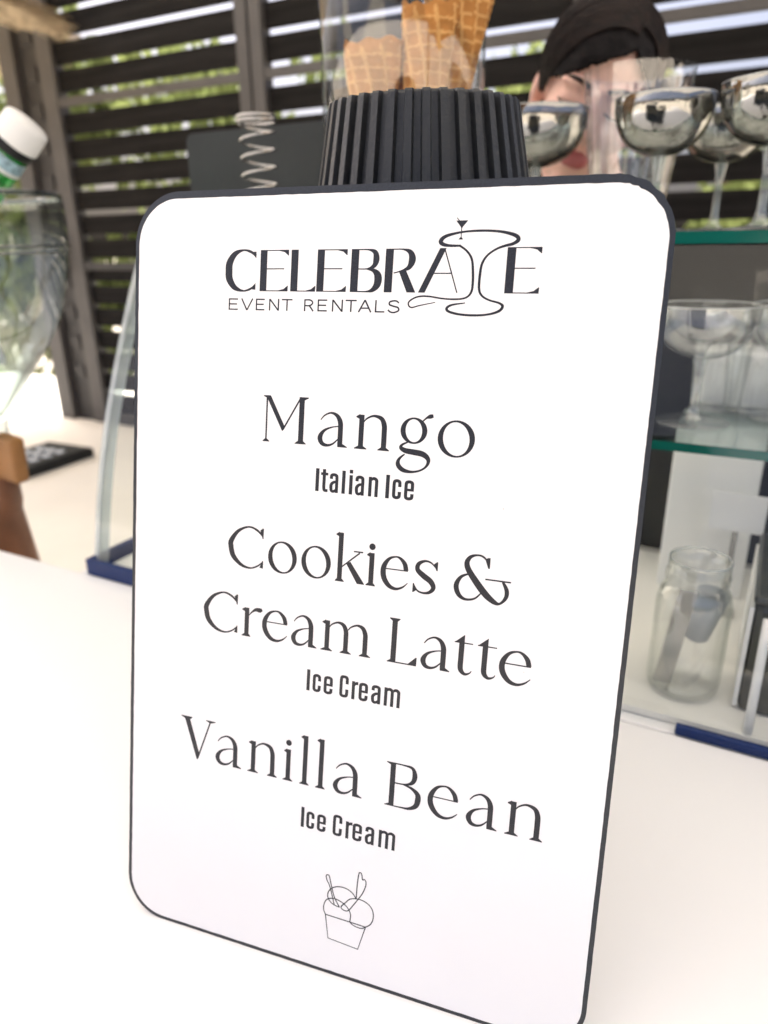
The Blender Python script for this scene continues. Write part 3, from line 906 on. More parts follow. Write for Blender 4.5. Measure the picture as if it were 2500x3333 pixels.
k.stroke([(x0 + 8, b + 11.25, 0.55), (x0 + 12.0, b + 10.5, 1.9), (x0 + 14.5, b + 8.0, 3.8), (x0 + 14.5, b + 4.0, 3.8), (x0 + 12.2, b + 1.2, 2.3), (x0 + 9.0, b + 0.3, 0.8), (x0 + 4, b + 0.3, 0.6)])
x0 = 147.0
s_I(k, x0, x0 + 4.1, b, 20.8)
k.stroke([(x0 + 4, b + 20.5, 0.6), (x0 + 9.0, b + 20.4, 0.8), (x0 + 12.6, b + 19.0, 2.5), (x0 + 13.8, b + 15.6, 3.6), (x0 + 12.4, b + 12.0, 2.4), (x0 + 9.0, b + 10.4, 0.9), (x0 + 4.6, b + 9.2, 0.55)])
k.poly([(x0 + 7.2, b + 10.2), (x0 + 11.0, b + 10.4), (x0 + 16.4, b), (x0 + 11.9, b)])
k.poly([(164.7, b), (168.1, b), (177.6, b + 20.8), (174.4, b + 20.8)])
k.line(176.7, b + 20.7, 184.2, b, 0.6)
k.line(170.5, b + 9.1, 180.9, b + 9.1, 0.55)
k.build('printed_logo', 'the logo letters CELEBRA in dark grey display capitals')
k = Ink()
d_E(k, 206.9, 222.9, b, 20.9, 4.1)
k.build('printed_logo', 'the last logo letter E right of the drawn table')
k = Ink()
# light wide capitals
b = 370.5
def w_(pts, w=0.78):
    for p, q in zip(pts[:-1], pts[1:]):
        k.line(p[0], p[1], q[0], q[1], w)
def w_E(x0, x1):
    t = b + 6.0
    w_([(x0 + 0.4, b), (x0 + 0.4, t)])
    for y in (b + 0.35, b + 3.1, t - 0.35):
        w_([(x0 + 0.5, y), (x1 - (0.5 if y == b + 3.1 else 0), y)], 0.7)
def w_N(x0, x1):
    w_([(x0 + 0.4, b), (x0 + 0.4, b + 6.0)]); w_([(x0 + 0.5, b + 5.8), (x1 - 0.5, b + 0.2)]); w_([(x1 - 0.4, b), (x1 - 0.4, b + 6.0)])
def w_T(x0, x1):
    w_([(x0, b + 5.65), (x1, b + 5.65)], 0.7); w_([((x0 + x1) / 2, b), ((x0 + x1) / 2, b + 5.5)])
w_E(59.7, 65.3)
w_([(67.5, b + 6.0), (70.8, b)]); w_([(70.8, b + 0.05), (74.1, b + 6.0)])
w_E(76.0, 81.2); w_N(83.8, 89.7); w_T(91.2, 97.3)
w_([(104.4, b), (104.4, b + 6.0)])
k.stroke([(104.4, b + 5.65, 0.7), (107.4, b + 5.6, 0.75), (108.8, b + 4.3, 0.8), (107.4, b + 2.9, 0.75), (104.4, b + 2.8, 0.7)])
w_([(107.0, b + 2.8), (109.3, b)])
w_E(111.6, 116.9); w_N(119.6, 125.6); w_T(127.0, 133.0)
w_([(134.2, b), (137.5, b + 6.0)]); w_([(137.5, b + 5.95), (140.8, b)]); w_([(135.4, b + 2.0), (139.6, b + 2.0)], 0.65)
w_([(143.3, b), (143.3, b + 6.0)]); w_([(143.4, b + 0.35), (148.0, b + 0.35)], 0.7)
k.stroke([(155.3, b + 4.7, 0.75), (154.2, b + 5.6, 0.75), (152.6, b + 5.75, 0.75), (150.6, b + 5.2, 0.8), (150.5, b + 3.9, 0.8), (152.6, b + 3.15, 0.8), (155.0, b + 2.5, 0.8), (155.3, b + 1.1, 0.8), (153.2, b + 0.2, 0.75), (151.2, b + 0.35, 0.75), (149.8, b + 1.4, 0.75)])
k.build('printed_logo', 'the words EVENT RENTALS in light wide capitals')
k = Ink()
k.stroke([(184.5, 402.1, 1.0), (179.0, 402.2, 1.3), (175.6, 402.9, 1.8), (174.5, 404.4, 2.2), (177.0, 406.6, 1.6), (184.5, 408.3, 1.0), (193.5, 408.8, 1.1), (202.5, 408.3, 1.2), (209.6, 406.6, 1.7), (211.6, 404.6, 1.9), (209.4, 402.8, 1.5), (205.4, 401.8, 1.2), (201.6, 400.4, 1.0),
          (197.6, 397.6, 1.0), (195.3, 393.6, 1.2), (194.7, 388.0, 1.3), (194.9, 382.0, 1.2), (196.6, 379.0, 1.0), (200.2, 377.1, 0.9), (204.8, 375.9, 1.0), (206.7, 374.4, 1.4), (205.2, 372.2, 1.3), (200.4, 370.6, 1.0), (193.8, 370.0, 1.1), (186.6, 370.3, 1.1), (181.0, 371.5, 1.2), (179.7, 373.1, 1.3), (182.2, 374.7, 1.0), (188.6, 375.7, 0.5)])
k.stroke([(184.0, 402.1, 1.0), (187.6, 399.6, 1.0), (190.2, 396.0, 1.1), (191.2, 390.6, 1.2), (191.6, 384.0, 1.2), (191.0, 380.4, 1.1), (188.8, 378.2, 0.9), (184.6, 377.4, 0.9), (177.6, 377.6, 0.8), (170.0, 378.6, 0.8), (164.6, 378.3, 0.8), (160.8, 376.3, 0.8), (160.3, 374.4, 0.8), (162.0, 373.2, 0.7), (166.0, 374.2, 0.6), (173.8, 375.8, 0.4)])
k.poly([(181.3, 413.6), (187.2, 413.6), (184.7, 410.6), (184.4, 409.6), (184.1, 409.6), (183.8, 410.6)])
k.line(184.25, 410.0, 184.25, 405.6, 0.45)
k.poly([(183.0, 404.9), (185.4, 404.9), (184.4, 406.2), (184.1, 406.2)])
k.line(183.4, 413.0, 181.6, 414.9, 0.4)
k.build('printed_drawing', 'line drawing of a pedestal table with a cocktail glass forming a T')
k = Ink()
W_ = 0.62
def ln(pts, sm=True):
    k.stroke([(x, y, W_) for x, y in pts], sm)
ln([(134.3, 36.5), (158.7, 36.0)], False); ln([(134.3, 36.5), (136.6, 22.3), (154.9, 21.0), (158.7, 36.0)], False)
ln([(134.3, 36.5), (133.1, 39.0), (133.0, 41.9), (133.9, 44.8), (135.6, 46.6), (138.6, 47.7), (142.0, 47.4), (145.4, 46.0), (148.0, 43.8), (149.4, 40.9), (149.4, 38.2), (149.2, 36.2)])
ln([(149.2, 36.2), (151.0, 35.0), (153.6, 34.4), (156.4, 34.5), (158.7, 36.0), (161.5, 38.6), (162.8, 42.4), (162.5, 46.4), (160.4, 49.6), (156.6, 51.4), (152.6, 51.5), (148.6, 50.2), (146.0, 47.3), (143.8, 44.6), (143.6, 43.3), (144.8, 42.5), (146.6, 42.3), (148.4, 43.5), (151.0, 47.6), (153.1, 51.1), (155.6, 55.6), (157.2, 60.4), (157.3, 63.2), (156.3, 64.4), (155.2, 64.0), (154.7, 66.6), (153.9, 67.8), (152.9, 66.9), (152.3, 60.0), (152.2, 51.5)])
ln([(152.1, 51.5), (149.8, 54.2), (146.0, 55.9), (141.6, 55.8), (138.0, 54.2), (135.6, 51.4), (135.0, 48.6), (135.8, 46.3), (137.6, 44.6), (140.0, 43.7), (142.6, 43.4)])
ln([(139.4, 43.6), (136.2, 54.0), (134.2, 57.6), (133.5, 60.2), (134.3, 61.1), (135.4, 60.6), (136.6, 56.4), (138.6, 50.0), (140.6, 46.2), (142.6, 43.4)])
k.build('printed_drawing', 'fine line drawing of an ice cream cup with spoon and straw')

# ------------------------------------------------------------------ fluted black lamp behind the board
M_SHADE = mat('black textured shade', (0.016, 0.018, 0.020), 0.42, 0.55, bump=(420, 0.45, 0.0009))
lc = at_y(1378, 560, 0.535)
lamp = empty('table_lamp', (lc.x, lc.y, 0))
tag(lamp, 'black fluted tapered lampshade rising right behind the menu board', 'lamp')
NP = 38
bm = bmesh.new()
def shade_ring(r, z, dep):
    out = []
    for i in range(NP):
        a = 2 * math.pi * i / NP
        for frac, rr in ((0.0, r - dep), (0.10, r), (0.52, r), (0.60, r - dep)):
            q = a + frac * 2 * math.pi / NP
            out.append(bm.verts.new((rr * math.cos(q), rr * math.sin(q), z)))
    return out
SH_T, SH_B = 0.4765, 0.345
prof = [(0.0620, SH_T), (0.0628, SH_T - 0.0015), (0.0868, SH_B + 0.002), (0.0866, SH_B)]
prev = None
for r, z in prof:
    rg = shade_ring(r, z, 0.0040)
    if prev:
        for i in range(len(rg)):
            j = (i + 1) % len(rg)
            bm.faces.new((prev[i], prev[j], rg[j], rg[i]))
    else:
        bm.faces.new(rg)
    prev = rg
from_bm('shade', bm, M_SHADE, lamp)
from_bm('stem', tube_bm([(0, 0, 0.012), (0, 0, SH_T - 0.01)], 0.008, 16), M_BLACK, lamp, True)
from_bm('base', lathe_bm([(0, 0), (0.048, 0), (0.052, 0.003), (0.052, 0.010), (0.048, 0.013), (0.0, 0.013)], 48), M_BLACK, lamp)

# ------------------------------------------------------------------ glass show case
case = empty('show_case', BAR)
tag(case, 'glass countertop show case with curved front, green edged shelves and blue trim', 'display case')
S0, S1, TD = 0.0, 1.7, 0.37
PROF = [(0.004, 0.004), (0.009, 0.02), (0.021, 0.07), (0.035, 0.12), (0.055, 0.18), (0.08, 0.24), (0.105, 0.294), (0.130, 0.345), (0.152, 0.386)]
PROF = catmull(PROF, 4)
bm = bmesh.new()
rows = []
for s_ in (S0 + 0.008, S1):
    rows.append([bm.verts.new((s_, t_, z_)) for t_, z_ in PROF])
for i in range(len(PROF) - 1):
    bm.faces.new((rows[0][i], rows[1][i], rows[1][i + 1], rows[0][i + 1]))
from_bm('curved_front_pane', bm, M_PANE, case, True)
# left end pane with its polished edge
bm = bmesh.new()
pv = [bm.verts.new((S0, t_, z_)) for t_, z_ in PROF] + [bm.verts.new((S0, TD, 0.386)), bm.verts.new((S0, TD, 0.004))]
bm.faces.new(pv)
from_bm('end_pane', bm, M_PANE, case)
bm = bmesh.new()
n_ = len(PROF)
fr_ = []
for i, (t_, z_) in enumerate(PROF):
    a, c = PROF[max(i - 1, 0)], PROF[min(i + 1, n_ - 1)]
    tx, tz = c[0] - a[0], c[1] - a[1]
    L = math.hypot(tx, tz)
    nx, nz = tz / L, -tx / L
    w = 0.016
    fr_.append([bm.verts.new((S0 - 0.001, t_, z_)), bm.verts.new((S0 + 0.0075, t_, z_)), bm.verts.new((S0 + 0.0075, t_ + nx * w, z_ + nz * w)), bm.verts.new((S0 - 0.001, t_ + nx * w, z_ + nz * w))])
for a, c in zip(fr_[:-1], fr_[1:]):
    for j in range(4):
        bm.faces.new((a[j], a[(j + 1) % 4], c[(j + 1) % 4], c[j]))
bm.faces.new(fr_[0][::-1]); bm.faces.new(fr_[-1])
from_bm('pane_edge', bm, M_PALEEDGE, case)
from_bm('edge_line', tube_bm([(S0 - 0.0012, t_ + 0.0075, z_ - 0.002) for t_, z_ in PROF], 0.0011, 6), M_TEALEDGE, case, True)
# shelves: clear sheet, coloured front edge
def shelf(name, t0, t1, z0, z1):
    sh = box(name, S0 + 0.012, S1, t0 + 0.0012, t1, z0, z1, M_PANE, case)
    o = box('green_edge', S0 + 0.010, S1, t0 - 0.001, t0 + 0.001, z0, z1, M_TEALEDGE, sh)
    o['label'] = 'dark green polished front edge of the shelf'
    return sh
shelf('top_shelf', 0.155, TD, 0.3875, 0.3975)
shelf('glass_shelf', 0.112, TD - 0.01, 0.2135, 0.2215)
box('floor_board', S0 + 0.012, S1, 0.012, TD, 0.0, 0.006, M_CASEFLOOR, case)
box('trim', S0 - 0.004, 0.48, -0.0035, 0.0035, -0.001, 0.0205, M_BLUE, case, 0.001)
box('trim', 0.703, S1, -0.0035, 0.0035, -0.001, 0.0085, M_BLUE, case, 0.002)
box('trim', S0 - 0.004, S0 + 0.004, 0.0036, TD, -0.001, 0.0205, M_BLUE, case, 0.001)
from_bm('prop_rod', tube_bm([(0.757, 0.016, 0.0), (0.757, 0.0235, 0.06), (0.757, 0.033, 0.105)], 0.0038, 10), M_WHITE, case, True)
box('back_rail', S0, S1, TD - 0.004, TD + 0.002, 0.0, 0.012, M_STEEL, case)
bm = bmesh.new()
bm.faces.new([bm.verts.new(p) for p in ((S0 + 0.01, TD, 0.012), (S1, TD, 0.012), (S1, TD, 0.386), (S0 + 0.01, TD, 0.386))])
from_bm('back_pane', bm, M_PANE, case)
bp_ = box('back_panel', 0.53, S1, TD + 0.0025, TD + 0.006, 0.0, 0.386, M_CHAR, case)
bp_['label'] = 'charcoal back panel of the show case'
st_ = from_bm('sticker', lathe_bm([(0, 0.0), (0.011, 0.0), (0.011, 0.0006), (0, 0.0008)], 24), M_PINK, case)
st_.matrix_local = Matrix.Translation((0.835, TD + 0.0018, 0.338)) @ Matrix.Rotation(math.pi / 2, 4, 'X') @ Matrix.Diagonal((1.6, 1, 1, 1))
st_['label'] = 'small pink oval sticker'
TOP_Z, MID_Z = 0.3977, 0.2217

# ------------------------------------------------------------------ glasses
def smoke_mat(name, tint, glo, fac):
    m = bpy.data.materials.new(name)
    m.use_nodes = True
    nt = m.node_tree
    nt.nodes.clear()
    out = nt.nodes.new('ShaderNodeOutputMaterial')
    tr = nt.nodes.new('ShaderNodeBsdfTransparent')
    tr.inputs['Color'].default_value = rgb(*tint)
    gl = nt.nodes.new('ShaderNodeBsdfGlossy')
    gl.inputs['Color'].default_value = rgb(*glo)
    gl.inputs['Roughness'].default_value = 0.09
    tc = nt.nodes.new('ShaderNodeTexCoord')
    n = nt.nodes.new('ShaderNodeTexNoise')
    n.inputs['Scale'].default_value = 55
    n.inputs['Detail'].default_value = 3
    nt.links.new(tc.outputs['Object'], n.inputs['Vector'])
    bu = nt.nodes.new('ShaderNodeBump')
    bu.inputs['Strength'].default_value = 0.25
    bu.inputs['Distance'].default_value = 0.003
    nt.links.new(n.outputs['Fac'], bu.inputs['Height'])
    nt.links.new(bu.outputs['Normal'], gl.inputs['Normal'])
    ms = nt.nodes.new('ShaderNodeMixShader')
    ms.inputs[0].default_value = fac
    nt.links.new(tr.outputs[0], ms.inputs[1])
    nt.links.new(gl.outputs[0], ms.inputs[2])
    nt.links.new(ms.outputs[0], out.inputs['Surface'])
    return m
M_SMOKE = smoke_mat('smoky mirrored glass', (0.42, 0.415, 0.39), (0.72, 0.72, 0.69), 0.42)
M_STEM = thin_glass('stem glass', (0.80, 0.86, 0.82), (0.62, 0.70, 0.66), 2.4, haze=0.14)
M_RIM = thin_glass('glass rim', (0.75, 0.78, 0.77), (0.6, 0.65, 0.63), 4.0, haze=0.25)

def coupe(loc, R, H, bowl_h, mat_bowl, label, group, mat_stem=None, deep=1.0):
    g = empty('coupe_glass', loc)
    tag(g, label, 'glass', group)
    zb = H - bowl_h
    prof = []
    for k in range(13):
        a = math.pi / 2 * k / 12
        prof.append((max(0.004, R * math.sin(a) ** (0.9 * deep)), zb + bowl_h * (1 - math.cos(a) ** 0.85)))
    th = 0.0012
    inner = [(max(0.001, r - th), z + th) for r, z in prof]
    from_bm('bowl', lathe_bm(prof if mat_bowl is M_CLEAR else prof + inner[::-1], 56), mat_bowl, g, True)
    from_bm('rim', tube_bm([((R - th / 2) * math.cos(2 * math.pi * i / 56), (R - th / 2) * math.sin(2 * math.pi * i / 56), H) for i in range(56)], 0.0008, 6, True), M_RIM, g, True)
    from_bm('stem', lathe_bm([(0.0085, zb + 0.004), (0.006, zb - 0.006), (0.0042, zb - 0.02), (0.0042, 0.018), (0.0065, 0.008), (0.011, 0.004)], 20), mat_stem or M_STEM, g, True)
    from_bm('foot', lathe_bm([(0, 0.0005), (R * 0.72, 0.0005), (R * 0.74, 0.0014), (R * 0.72, 0.002), (0.012, 0.0042), (0, 0.0045)], 48), M_CLEAR, g, True)
    return g
def on_st(px, py, Y, z):
    p = at_y(px, py, Y)
    return Vector((p.x, p.y, z))
GR = 'smoky coupe glasses on top of the show case'
coupe(on_st(2136, 600, 0.76, TOP_Z), 0.0450, 0.117, 0.050, M_SMOKE, 'smoky silver coupe glass in front of the tall clear tumbler', GR)
coupe(on_st(2492, 600, 0.70, TOP_Z), 0.0475, 0.119, 0.051, M_SMOKE, 'smoky silver coupe glass cut off by the right picture edge', GR)
coupe(on_st(1742, 560, 0.88, TOP_Z), 0.0535, 0.125, 0.056, M_SMOKE, 'smoky silver coupe glass beside the black lampshade', GR)
coupe(on_st(2345, 560, 0.90, TOP_Z), 0.050, 0.126, 0.054, M_SMOKE, 'smoky silver coupe glass half hidden between the two front ones', GR)

def tumbler(loc, r0, r1, h, label, name='tumbler', flute=(24, 0.012), group=None):
    o_ = from_bm(name, lathe_bm([(0, 0.001), (r0 * 0.96, 0.001), (r0, 0.003), (r1, h)], 96, flute=flute), M_CLEAR, None, True)
    o_.location = loc
    tag(o_, label, 'glass', group)
    return o_
tumbler(on_st(2050, 560, 0.86, TOP_Z), 0.036, 0.056, 0.158, 'tall clear fluted tumbler in front of the face')
GL = 'clear glasses on the middle shelf'
coupe(on_st(2262, 1300, 0.69, MID_Z), 0.047, 0.112, 0.05, M_CLEAR, 'clear coupe glass nearest the board on the middle shelf', GL, M_CLEAR)
coupe(on_st(2560, 1300, 0.70, MID_Z), 0.045, 0.110, 0.05, M_CLEAR, 'clear coupe glass at the right picture edge on the middle shelf', GL, M_CLEAR)
coupe(on_st(2380, 1300, 0.80, MID_Z), 0.045, 0.100, 0.045, M_CLEAR, 'clear coupe glass standing behind two others on the middle shelf', GL, M_CLEAR)
tumbler(on_st(2330, 1300, 0.745, MID_Z), 0.024, 0.028, 0.072, 'small clear ribbed tumbler left of its twin on the middle shelf', 'tumbler', (18, 0.02), GL)
tumbler(on_st(2440, 1300, 0.735, MID_Z), 0.024, 0.028, 0.070, 'small clear ribbed tumbler right of its twin on the middle shelf', 'tumbler', (18, 0.02), GL)

# mason jar with scoop and strainer cup
FLOOR_C = 0.0062
jb = at_z(2198, 2312, FLOOR_C)
js, jt = to_st(jb)
jp = st(js, 0.064, FLOOR_C)
jar = empty('mason_jar', jp)
tag(jar, 'clear screw top jar holding grey utensils inside the show case', 'jar')
jprof = [(0, 0.001), (0.026, 0.001), (0.0305, 0.005), (0.0315, 0.012), (0.0315, 0.088), (0.029, 0.099), (0.0255, 0.105), (0.0255, 0.108), (0.027, 0.110), (0.0255, 0.112), (0.027, 0.115), (0.0255, 0.118), (0.0255, 0.128),
         (0.0238, 0.128), (0.0238, 0.106), (0.028, 0.098), (0.0298, 0.087), (0.0298, 0.012), (0.027, 0.006), (0, 0.006)]
from_bm('glass_body', lathe_bm(jprof, 56), M_JARGLASS, jar, True)
from_bm('rim', tube_bm([(0.0247 * math.cos(2 * math.pi * i / 48), 0.0247 * math.sin(2 * math.pi * i / 48), 0.128) for i in range(48)], 0.0011, 6, True), M_RIM, jar, True)
M_GREY = mat('grey plastic', (0.30, 0.33, 0.34), 0.4, 0.4)
tg = from_bm('metal_tong', box_bm(-0.008, 0.008, -0.0015, 0.0015, 0, 0.098, 0.0012, 2), M_STEEL)
tg.location = jp + EV * -0.0165 + DV * -0.012 + Vector((0, 0, 0.0066))
tg.rotation_euler = (math.radians(4), math.radians(6), YAW + 0.3)
tag(tg, 'grey metal handle standing at the left inside the screw top jar', 'utensil')
cp = from_bm('grey_cup', lathe_bm([(0, 0.0), (0.010, 0.0), (0.0115, 0.002), (0.014, 0.048), (0.0128, 0.048), (0.0105, 0.004), (0, 0.004)], 32), M_GREY, None, True)
cp.location = jp + EV * 0.004 + DV * 0.010 + Vector((0, 0, 0.048))
cp.rotation_euler = (math.radians(8), math.radians(10), 0)
tag(cp, 'small grey cup wedged upright inside the screw top jar', 'cup')

M_CARTON = mat('white carton', (0.88, 0.88, 0.85), 0.6, 0.3, noise=(12, 0.95, 1.0))
M_OLIVE = mat('dark olive metal', (0.035, 0.036, 0.028), 0.3, 0.5, noise=(20, 0.6, 1.5))
def case_box(name, s0, s1, t0, t1, z0, z1, m, label, cat, bev=0.002):
    r = from_bm(name, box_bm(-(s1 - s0) / 2, (s1 - s0) / 2, -(t1 - t0) / 2, (t1 - t0) / 2, 0, z1 - z0, bev), m)
    r.matrix_world = BAR @ Matrix.Translation(((s0 + s1) / 2, (t0 + t1) / 2, z0))
    tag(r, label, cat)
    return r
c1 = case_box('white_carton', 0.648, 0.738, 0.27, 0.345, FLOOR_C, 0.205, M_CARTON, 'tall white carton at the back of the show case', 'carton')
c2 = case_box('white_tin', 0.665, 0.80, 0.285, 0.35, MID_Z, MID_Z + 0.058, M_CARTON, 'low white box behind the clear glasses on the middle shelf', 'box', 0.004)
ol = empty('olive_canister', BAR @ Matrix.Translation((0.83, 0.115, FLOOR_C)))
tag(ol, 'dark olive square canister with pale left edge inside the show case', 'canister')
box('body', -0.083, 0.12, -0.07, 0.08, 0, 0.104, M_OLIVE, ol, 0.006)
box('lid', -0.085, 0.122, -0.072, 0.082, 0.1045, 0.112, M_OLIVE, ol, 0.003)
box('pale_edge', -0.0868, -0.0834, -0.068, 0.078, 0.004, 0.1, M_CARTON, ol)
cd = empty('price_card', BAR @ Matrix.Translation((0.722, 0.225, FLOOR_C)))
tag(cd, 'bright blank white card on a small stand inside the show case', 'card')
box('card', -0.026, 0.026, -0.0008, 0.0008, 0.098, 0.139, M_WHITE, cd)
box('stand', -0.003, 0.003, 0.001, 0.004, 0.0, 0.12, M_STEEL, cd)
box('foot', -0.012, 0.012, -0.006, 0.014, 0.0, 0.0025, M_STEEL, cd)

# ------------------------------------------------------------------ cone jar on the show case
cj = on_st(1312, 300, 0.835, TOP_Z)
cyl = empty('cone_jar', cj)
tag(cyl, 'tall clear glass cylinder full of waffle cones above the lampshade', 'jar')
R = 0.0825
from_bm('cylinder', lathe_bm([(0, 0.0006), (R - 0.002, 0.0006), (R, 0.003), (R, 0.31)], 72), M_JARGLASS, cyl, True)
from_bm('rim', tube_bm([((R - 0.0015) * math.cos(2 * math.pi * i / 64), (R - 0.0015) * math.sin(2 * math.pi * i / 64), 0.31) for i in range(64)], 0.0019, 6, True), M_RIM, cyl, True)
M_WAFFLE = mat('browned waffle pockets', (0.42, 0.185, 0.05), 0.75, 0.25, noise=(45, 0.7, 1.25), bump=(160, 0.3, 0.001))
M_WAFFLE2 = mat('golden waffle ridges', (0.60, 0.33, 0.115), 0.75, 0.25, noise=(45, 0.75, 1.15), bump=(160, 0.3, 0.001))
def waffle_cone(loc, rot, L, R_, label, seed):
    rnd = random.Random(seed)
    bm = bmesh.new()
    nu, nv = 150, 96
    ridged = []
    grid = []
    tot = 2 * math.pi * 1.12
    for j in range(nv + 1):
        v = j / nv
        row = []
        for i in range(nu + 1):
            a = tot * i / nu
            rag = 1.0 + 0.022 * math.sin(a * 1.7 + seed) + 0.008 * math.sin(a * 9.3 + seed * 2)
            z = L * v * (1 + (rag - 1) * v ** 4)
            r = max(0.0022, R_ * (z / L)) + 0.0016 * i / nu
            ds = abs(((a * R_ * 0.55) / 0.0105 + v * 3) % 1 - 0.5)
            dz = abs(((z) / 0.0105 - a * 0.15) % 1 - 0.5)
            ridge = max(0, 1 - min(ds, dz) / 0.16) * min(1, max(0, (1 - v) / 0.06))
            r += 0.0020 * min(1, ridge)
            v_ = bm.verts.new((r * math.cos(a), r * math.sin(a), z))
            row.append(v_)
            ridged.append((j, i, ridge))
        grid.append(row)
    for j in range(nv):
        for i in range(nu):
            f_ = bm.faces.new((grid[j][i], grid[j][i + 1], grid[j + 1][i + 1], grid[j + 1][i]))
            f_.material_index = 1 if ridged[j * (nu + 1) + i][2] > 0.35 else 0
    o_ = from_bm('waffle_cone', bm, M_WAFFLE, None, True)
    o_.data.materials.append(M_WAFFLE2)
    sm = o_.modifiers.new('thickness', 'SOLIDIFY')
    sm.thickness = 0.0018
    o_.location = loc
    o_.rotation_euler = rot
    tag(o_, label, 'cone', 'waffle cones in the glass cylinder')
    return o_
def cj_at(dx, dy, dz):
    return cj + Vector((dx, dy, dz))
waffle_cone(cj_at(0.030, -0.018, 0.013), (0.14, 0.06, 0.4), 0.235, 0.036, 'tall waffle cone at the right side of the glass cylinder', 1)
waffle_cone(cj_at(-0.040, -0.030, 0.013), (0.05, -0.10, 2.0), 0.158, 0.031, 'short waffle cone at the lower left of the glass cylinder', 2)
waffle_cone(cj_at(-0.008, 0.040, 0.013), (-0.05, 0.02, 1.1), 0.150, 0.031, 'waffle cone at the back middle of the glass cylinder', 3)
waffle_cone(cj_at(0.006, -0.050, 0.013), (0.04, 0.10, 0.1), 0.185, 0.027, 'waffle cone at the front middle of the glass cylinder', 4)
waffle_cone(cj_at(0.05, 0.03, 0.013), (-0.1, 0.02, 3.0), 0.20, 0.029, 'waffle cone behind the tall one in the glass cylinder', 5)

# ------------------------------------------------------------------ black panel and wire coil on the show case
M_SLATE = mat('dark slate panel', (0.018, 0.022, 0.022), 0.55, 0.4, noise=(10, 0.8, 1.2))
pA = at_y(612, 470, 1.055)
ps, pt_ = to_st(pA)
pan = empty('slate_board', BAR @ Matrix.Translation((ps - 0.042, 0.30, TOP_Z)))
tag(pan, 'plain black panel with rounded corners standing behind the wire coil', 'panel')
hp = 0.137
bm = bmesh.new()
pts = [(x * 0.001, y * 0.001) for x, y in round_rect(0, 330, 0, hp * 1000, 12, 8)]
fa = [bm.verts.new((x, 0, y)) for x, y in pts]
fb = [bm.verts.new((x, 0.006, y)) for x, y in pts]
bm.faces.new(fa); bm.faces.new(fb[::-1])
for i in range(len(pts)):
    j = (i + 1) % len(pts)
    bm.faces.new((fa[i], fb[i], fb[j], fa[j]))
from_bm('panel', bm, M_SLATE, pan)
for x in (0.06, 0.26):
    box('foot', x - 0.01, x + 0.01, -0.02, 0.03, 0.0, 0.004, M_BLACK, pan)
cw = on_st(842, 500, 0.945, TOP_Z)
s_c_, t_c_ = to_st(cw)
coil = empty('wire_coil', cw)
tag(coil, 'silver wire coil standing in front of the black panel', 'coil')
pts = []
turns, pitch = 6.5, 0.0188
for i in range(int(turns * 28) + 1):
    a = 2 * math.pi * i / 28
    pts.append((0.0205 * math.cos(a), 0.0205 * math.sin(a), 0.004 + pitch * i / 28))
from_bm('spiral', tube_bm(pts, 0.0014, 8), M_STEEL, coil, True)
zr = 0.004 + pitch * turns
for dz in (0.0, 0.0045):
    from_bm('end_ring', tube_bm([(0.0222 * math.cos(2 * math.pi * i / 40), 0.0222 * math.sin(2 * math.pi * i / 40), zr + 0.002 + dz) for i in range(40)], 0.0016, 8, True), M_STEEL, coil, True)
from_bm('end_ring', tube_bm([(0.021 * math.cos(2 * math.pi * i / 40), 0.021 * math.sin(2 * math.pi * i / 40), 0.0018) for i in range(40)], 0.0017, 8, True), M_STEEL, coil, True)

# ------------------------------------------------------------------ glass tub with green bottle on its brown pedestal
LED_Z = -0.30
vx = st(-0.269, 0.069, 0)
ped = empty('wooden_pedestal', (vx.x, vx.y, LED_Z))
tag(ped, 'brown turned pedestal under the big glass tub at left edge', 'pedestal')
M_BROWN = mat('brown wood', (0.23, 0.095, 0.045), 0.28, 0.5, noise=(14, 0.6, 1.4))
M_TANW = mat('tan wood', (0.36, 0.17, 0.055), 0.5, 0.4, noise=(20, 0.75, 1.2))
from_bm('column', lathe_bm([(0, 0), (0.046, 0), (0.048, 0.006), (0.047, 0.02), (0.044, 0.1), (0.043, 0.18), (0.038, 0.235), (0.033, 0.29), (0.030, 0.318), (0.033, 0.335), (0.032, 0.36), (0.029, 0.385), (0.034, 0.40), (0.036, 0.43), (0, 0.43)], 48), M_BROWN, ped, True)
TB_Z = LED_Z + 0.4305
tub = empty('glass_tub', (vx.x, vx.y, TB_Z))
tag(tub, 'big clear glass tub tapering downwards at the left edge', 'tub')
M_TUB = thin_glass('tub glass', (0.90, 0.94, 0.93), (0.05, 0.10, 0.10), 2.4, edge_pow=2.5)
M_TUBRIM = thin_glass('tub rim glass', (0.30, 0.38, 0.37), (0.03, 0.06, 0.06), 4.0, edge_pow=1.5)
def tub_r(z):
    pr = [(0.030, 0.0), (0.036, 0.027), (0.083, 0.097), (0.112, 0.136), (0.133, 0.176), (0.147, 0.225), (0.154, 0.263), (0.156, 0.300), (0.155, 0.325)]
    return pr
from_bm('bowl', lathe_bm(catmull([(0.0, 0.0005)] + tub_r(0), 4), 64), M_TUB, tub, True)
from_bm('thick_base', lathe_bm([(0, 0.03), (0.028, 0.031), (0.04, 0.046), (0.07, 0.088), (0.098, 0.124)], 64), M_TUB, tub, True)
for z, r, q in ((0.325, 0.152, 0.0036), (0.262, 0.1545, 0.0022), (0.254, 0.1535, 0.0018)):
    from_bm('rim_band', tube_bm([(r * math.cos(2 * math.pi * i / 72), r * math.sin(2 * math.pi * i / 72), z) for i in range(72)], q, 8, True), M_TUBRIM, tub, True)
tbk = from_bm('tan_block', box_bm(-0.022, 0.022, -0.012, 0.012, -0.034, 0.034, 0.006, 3), M_TANW)
tb_p = at_y(66, 1497, 0.985)
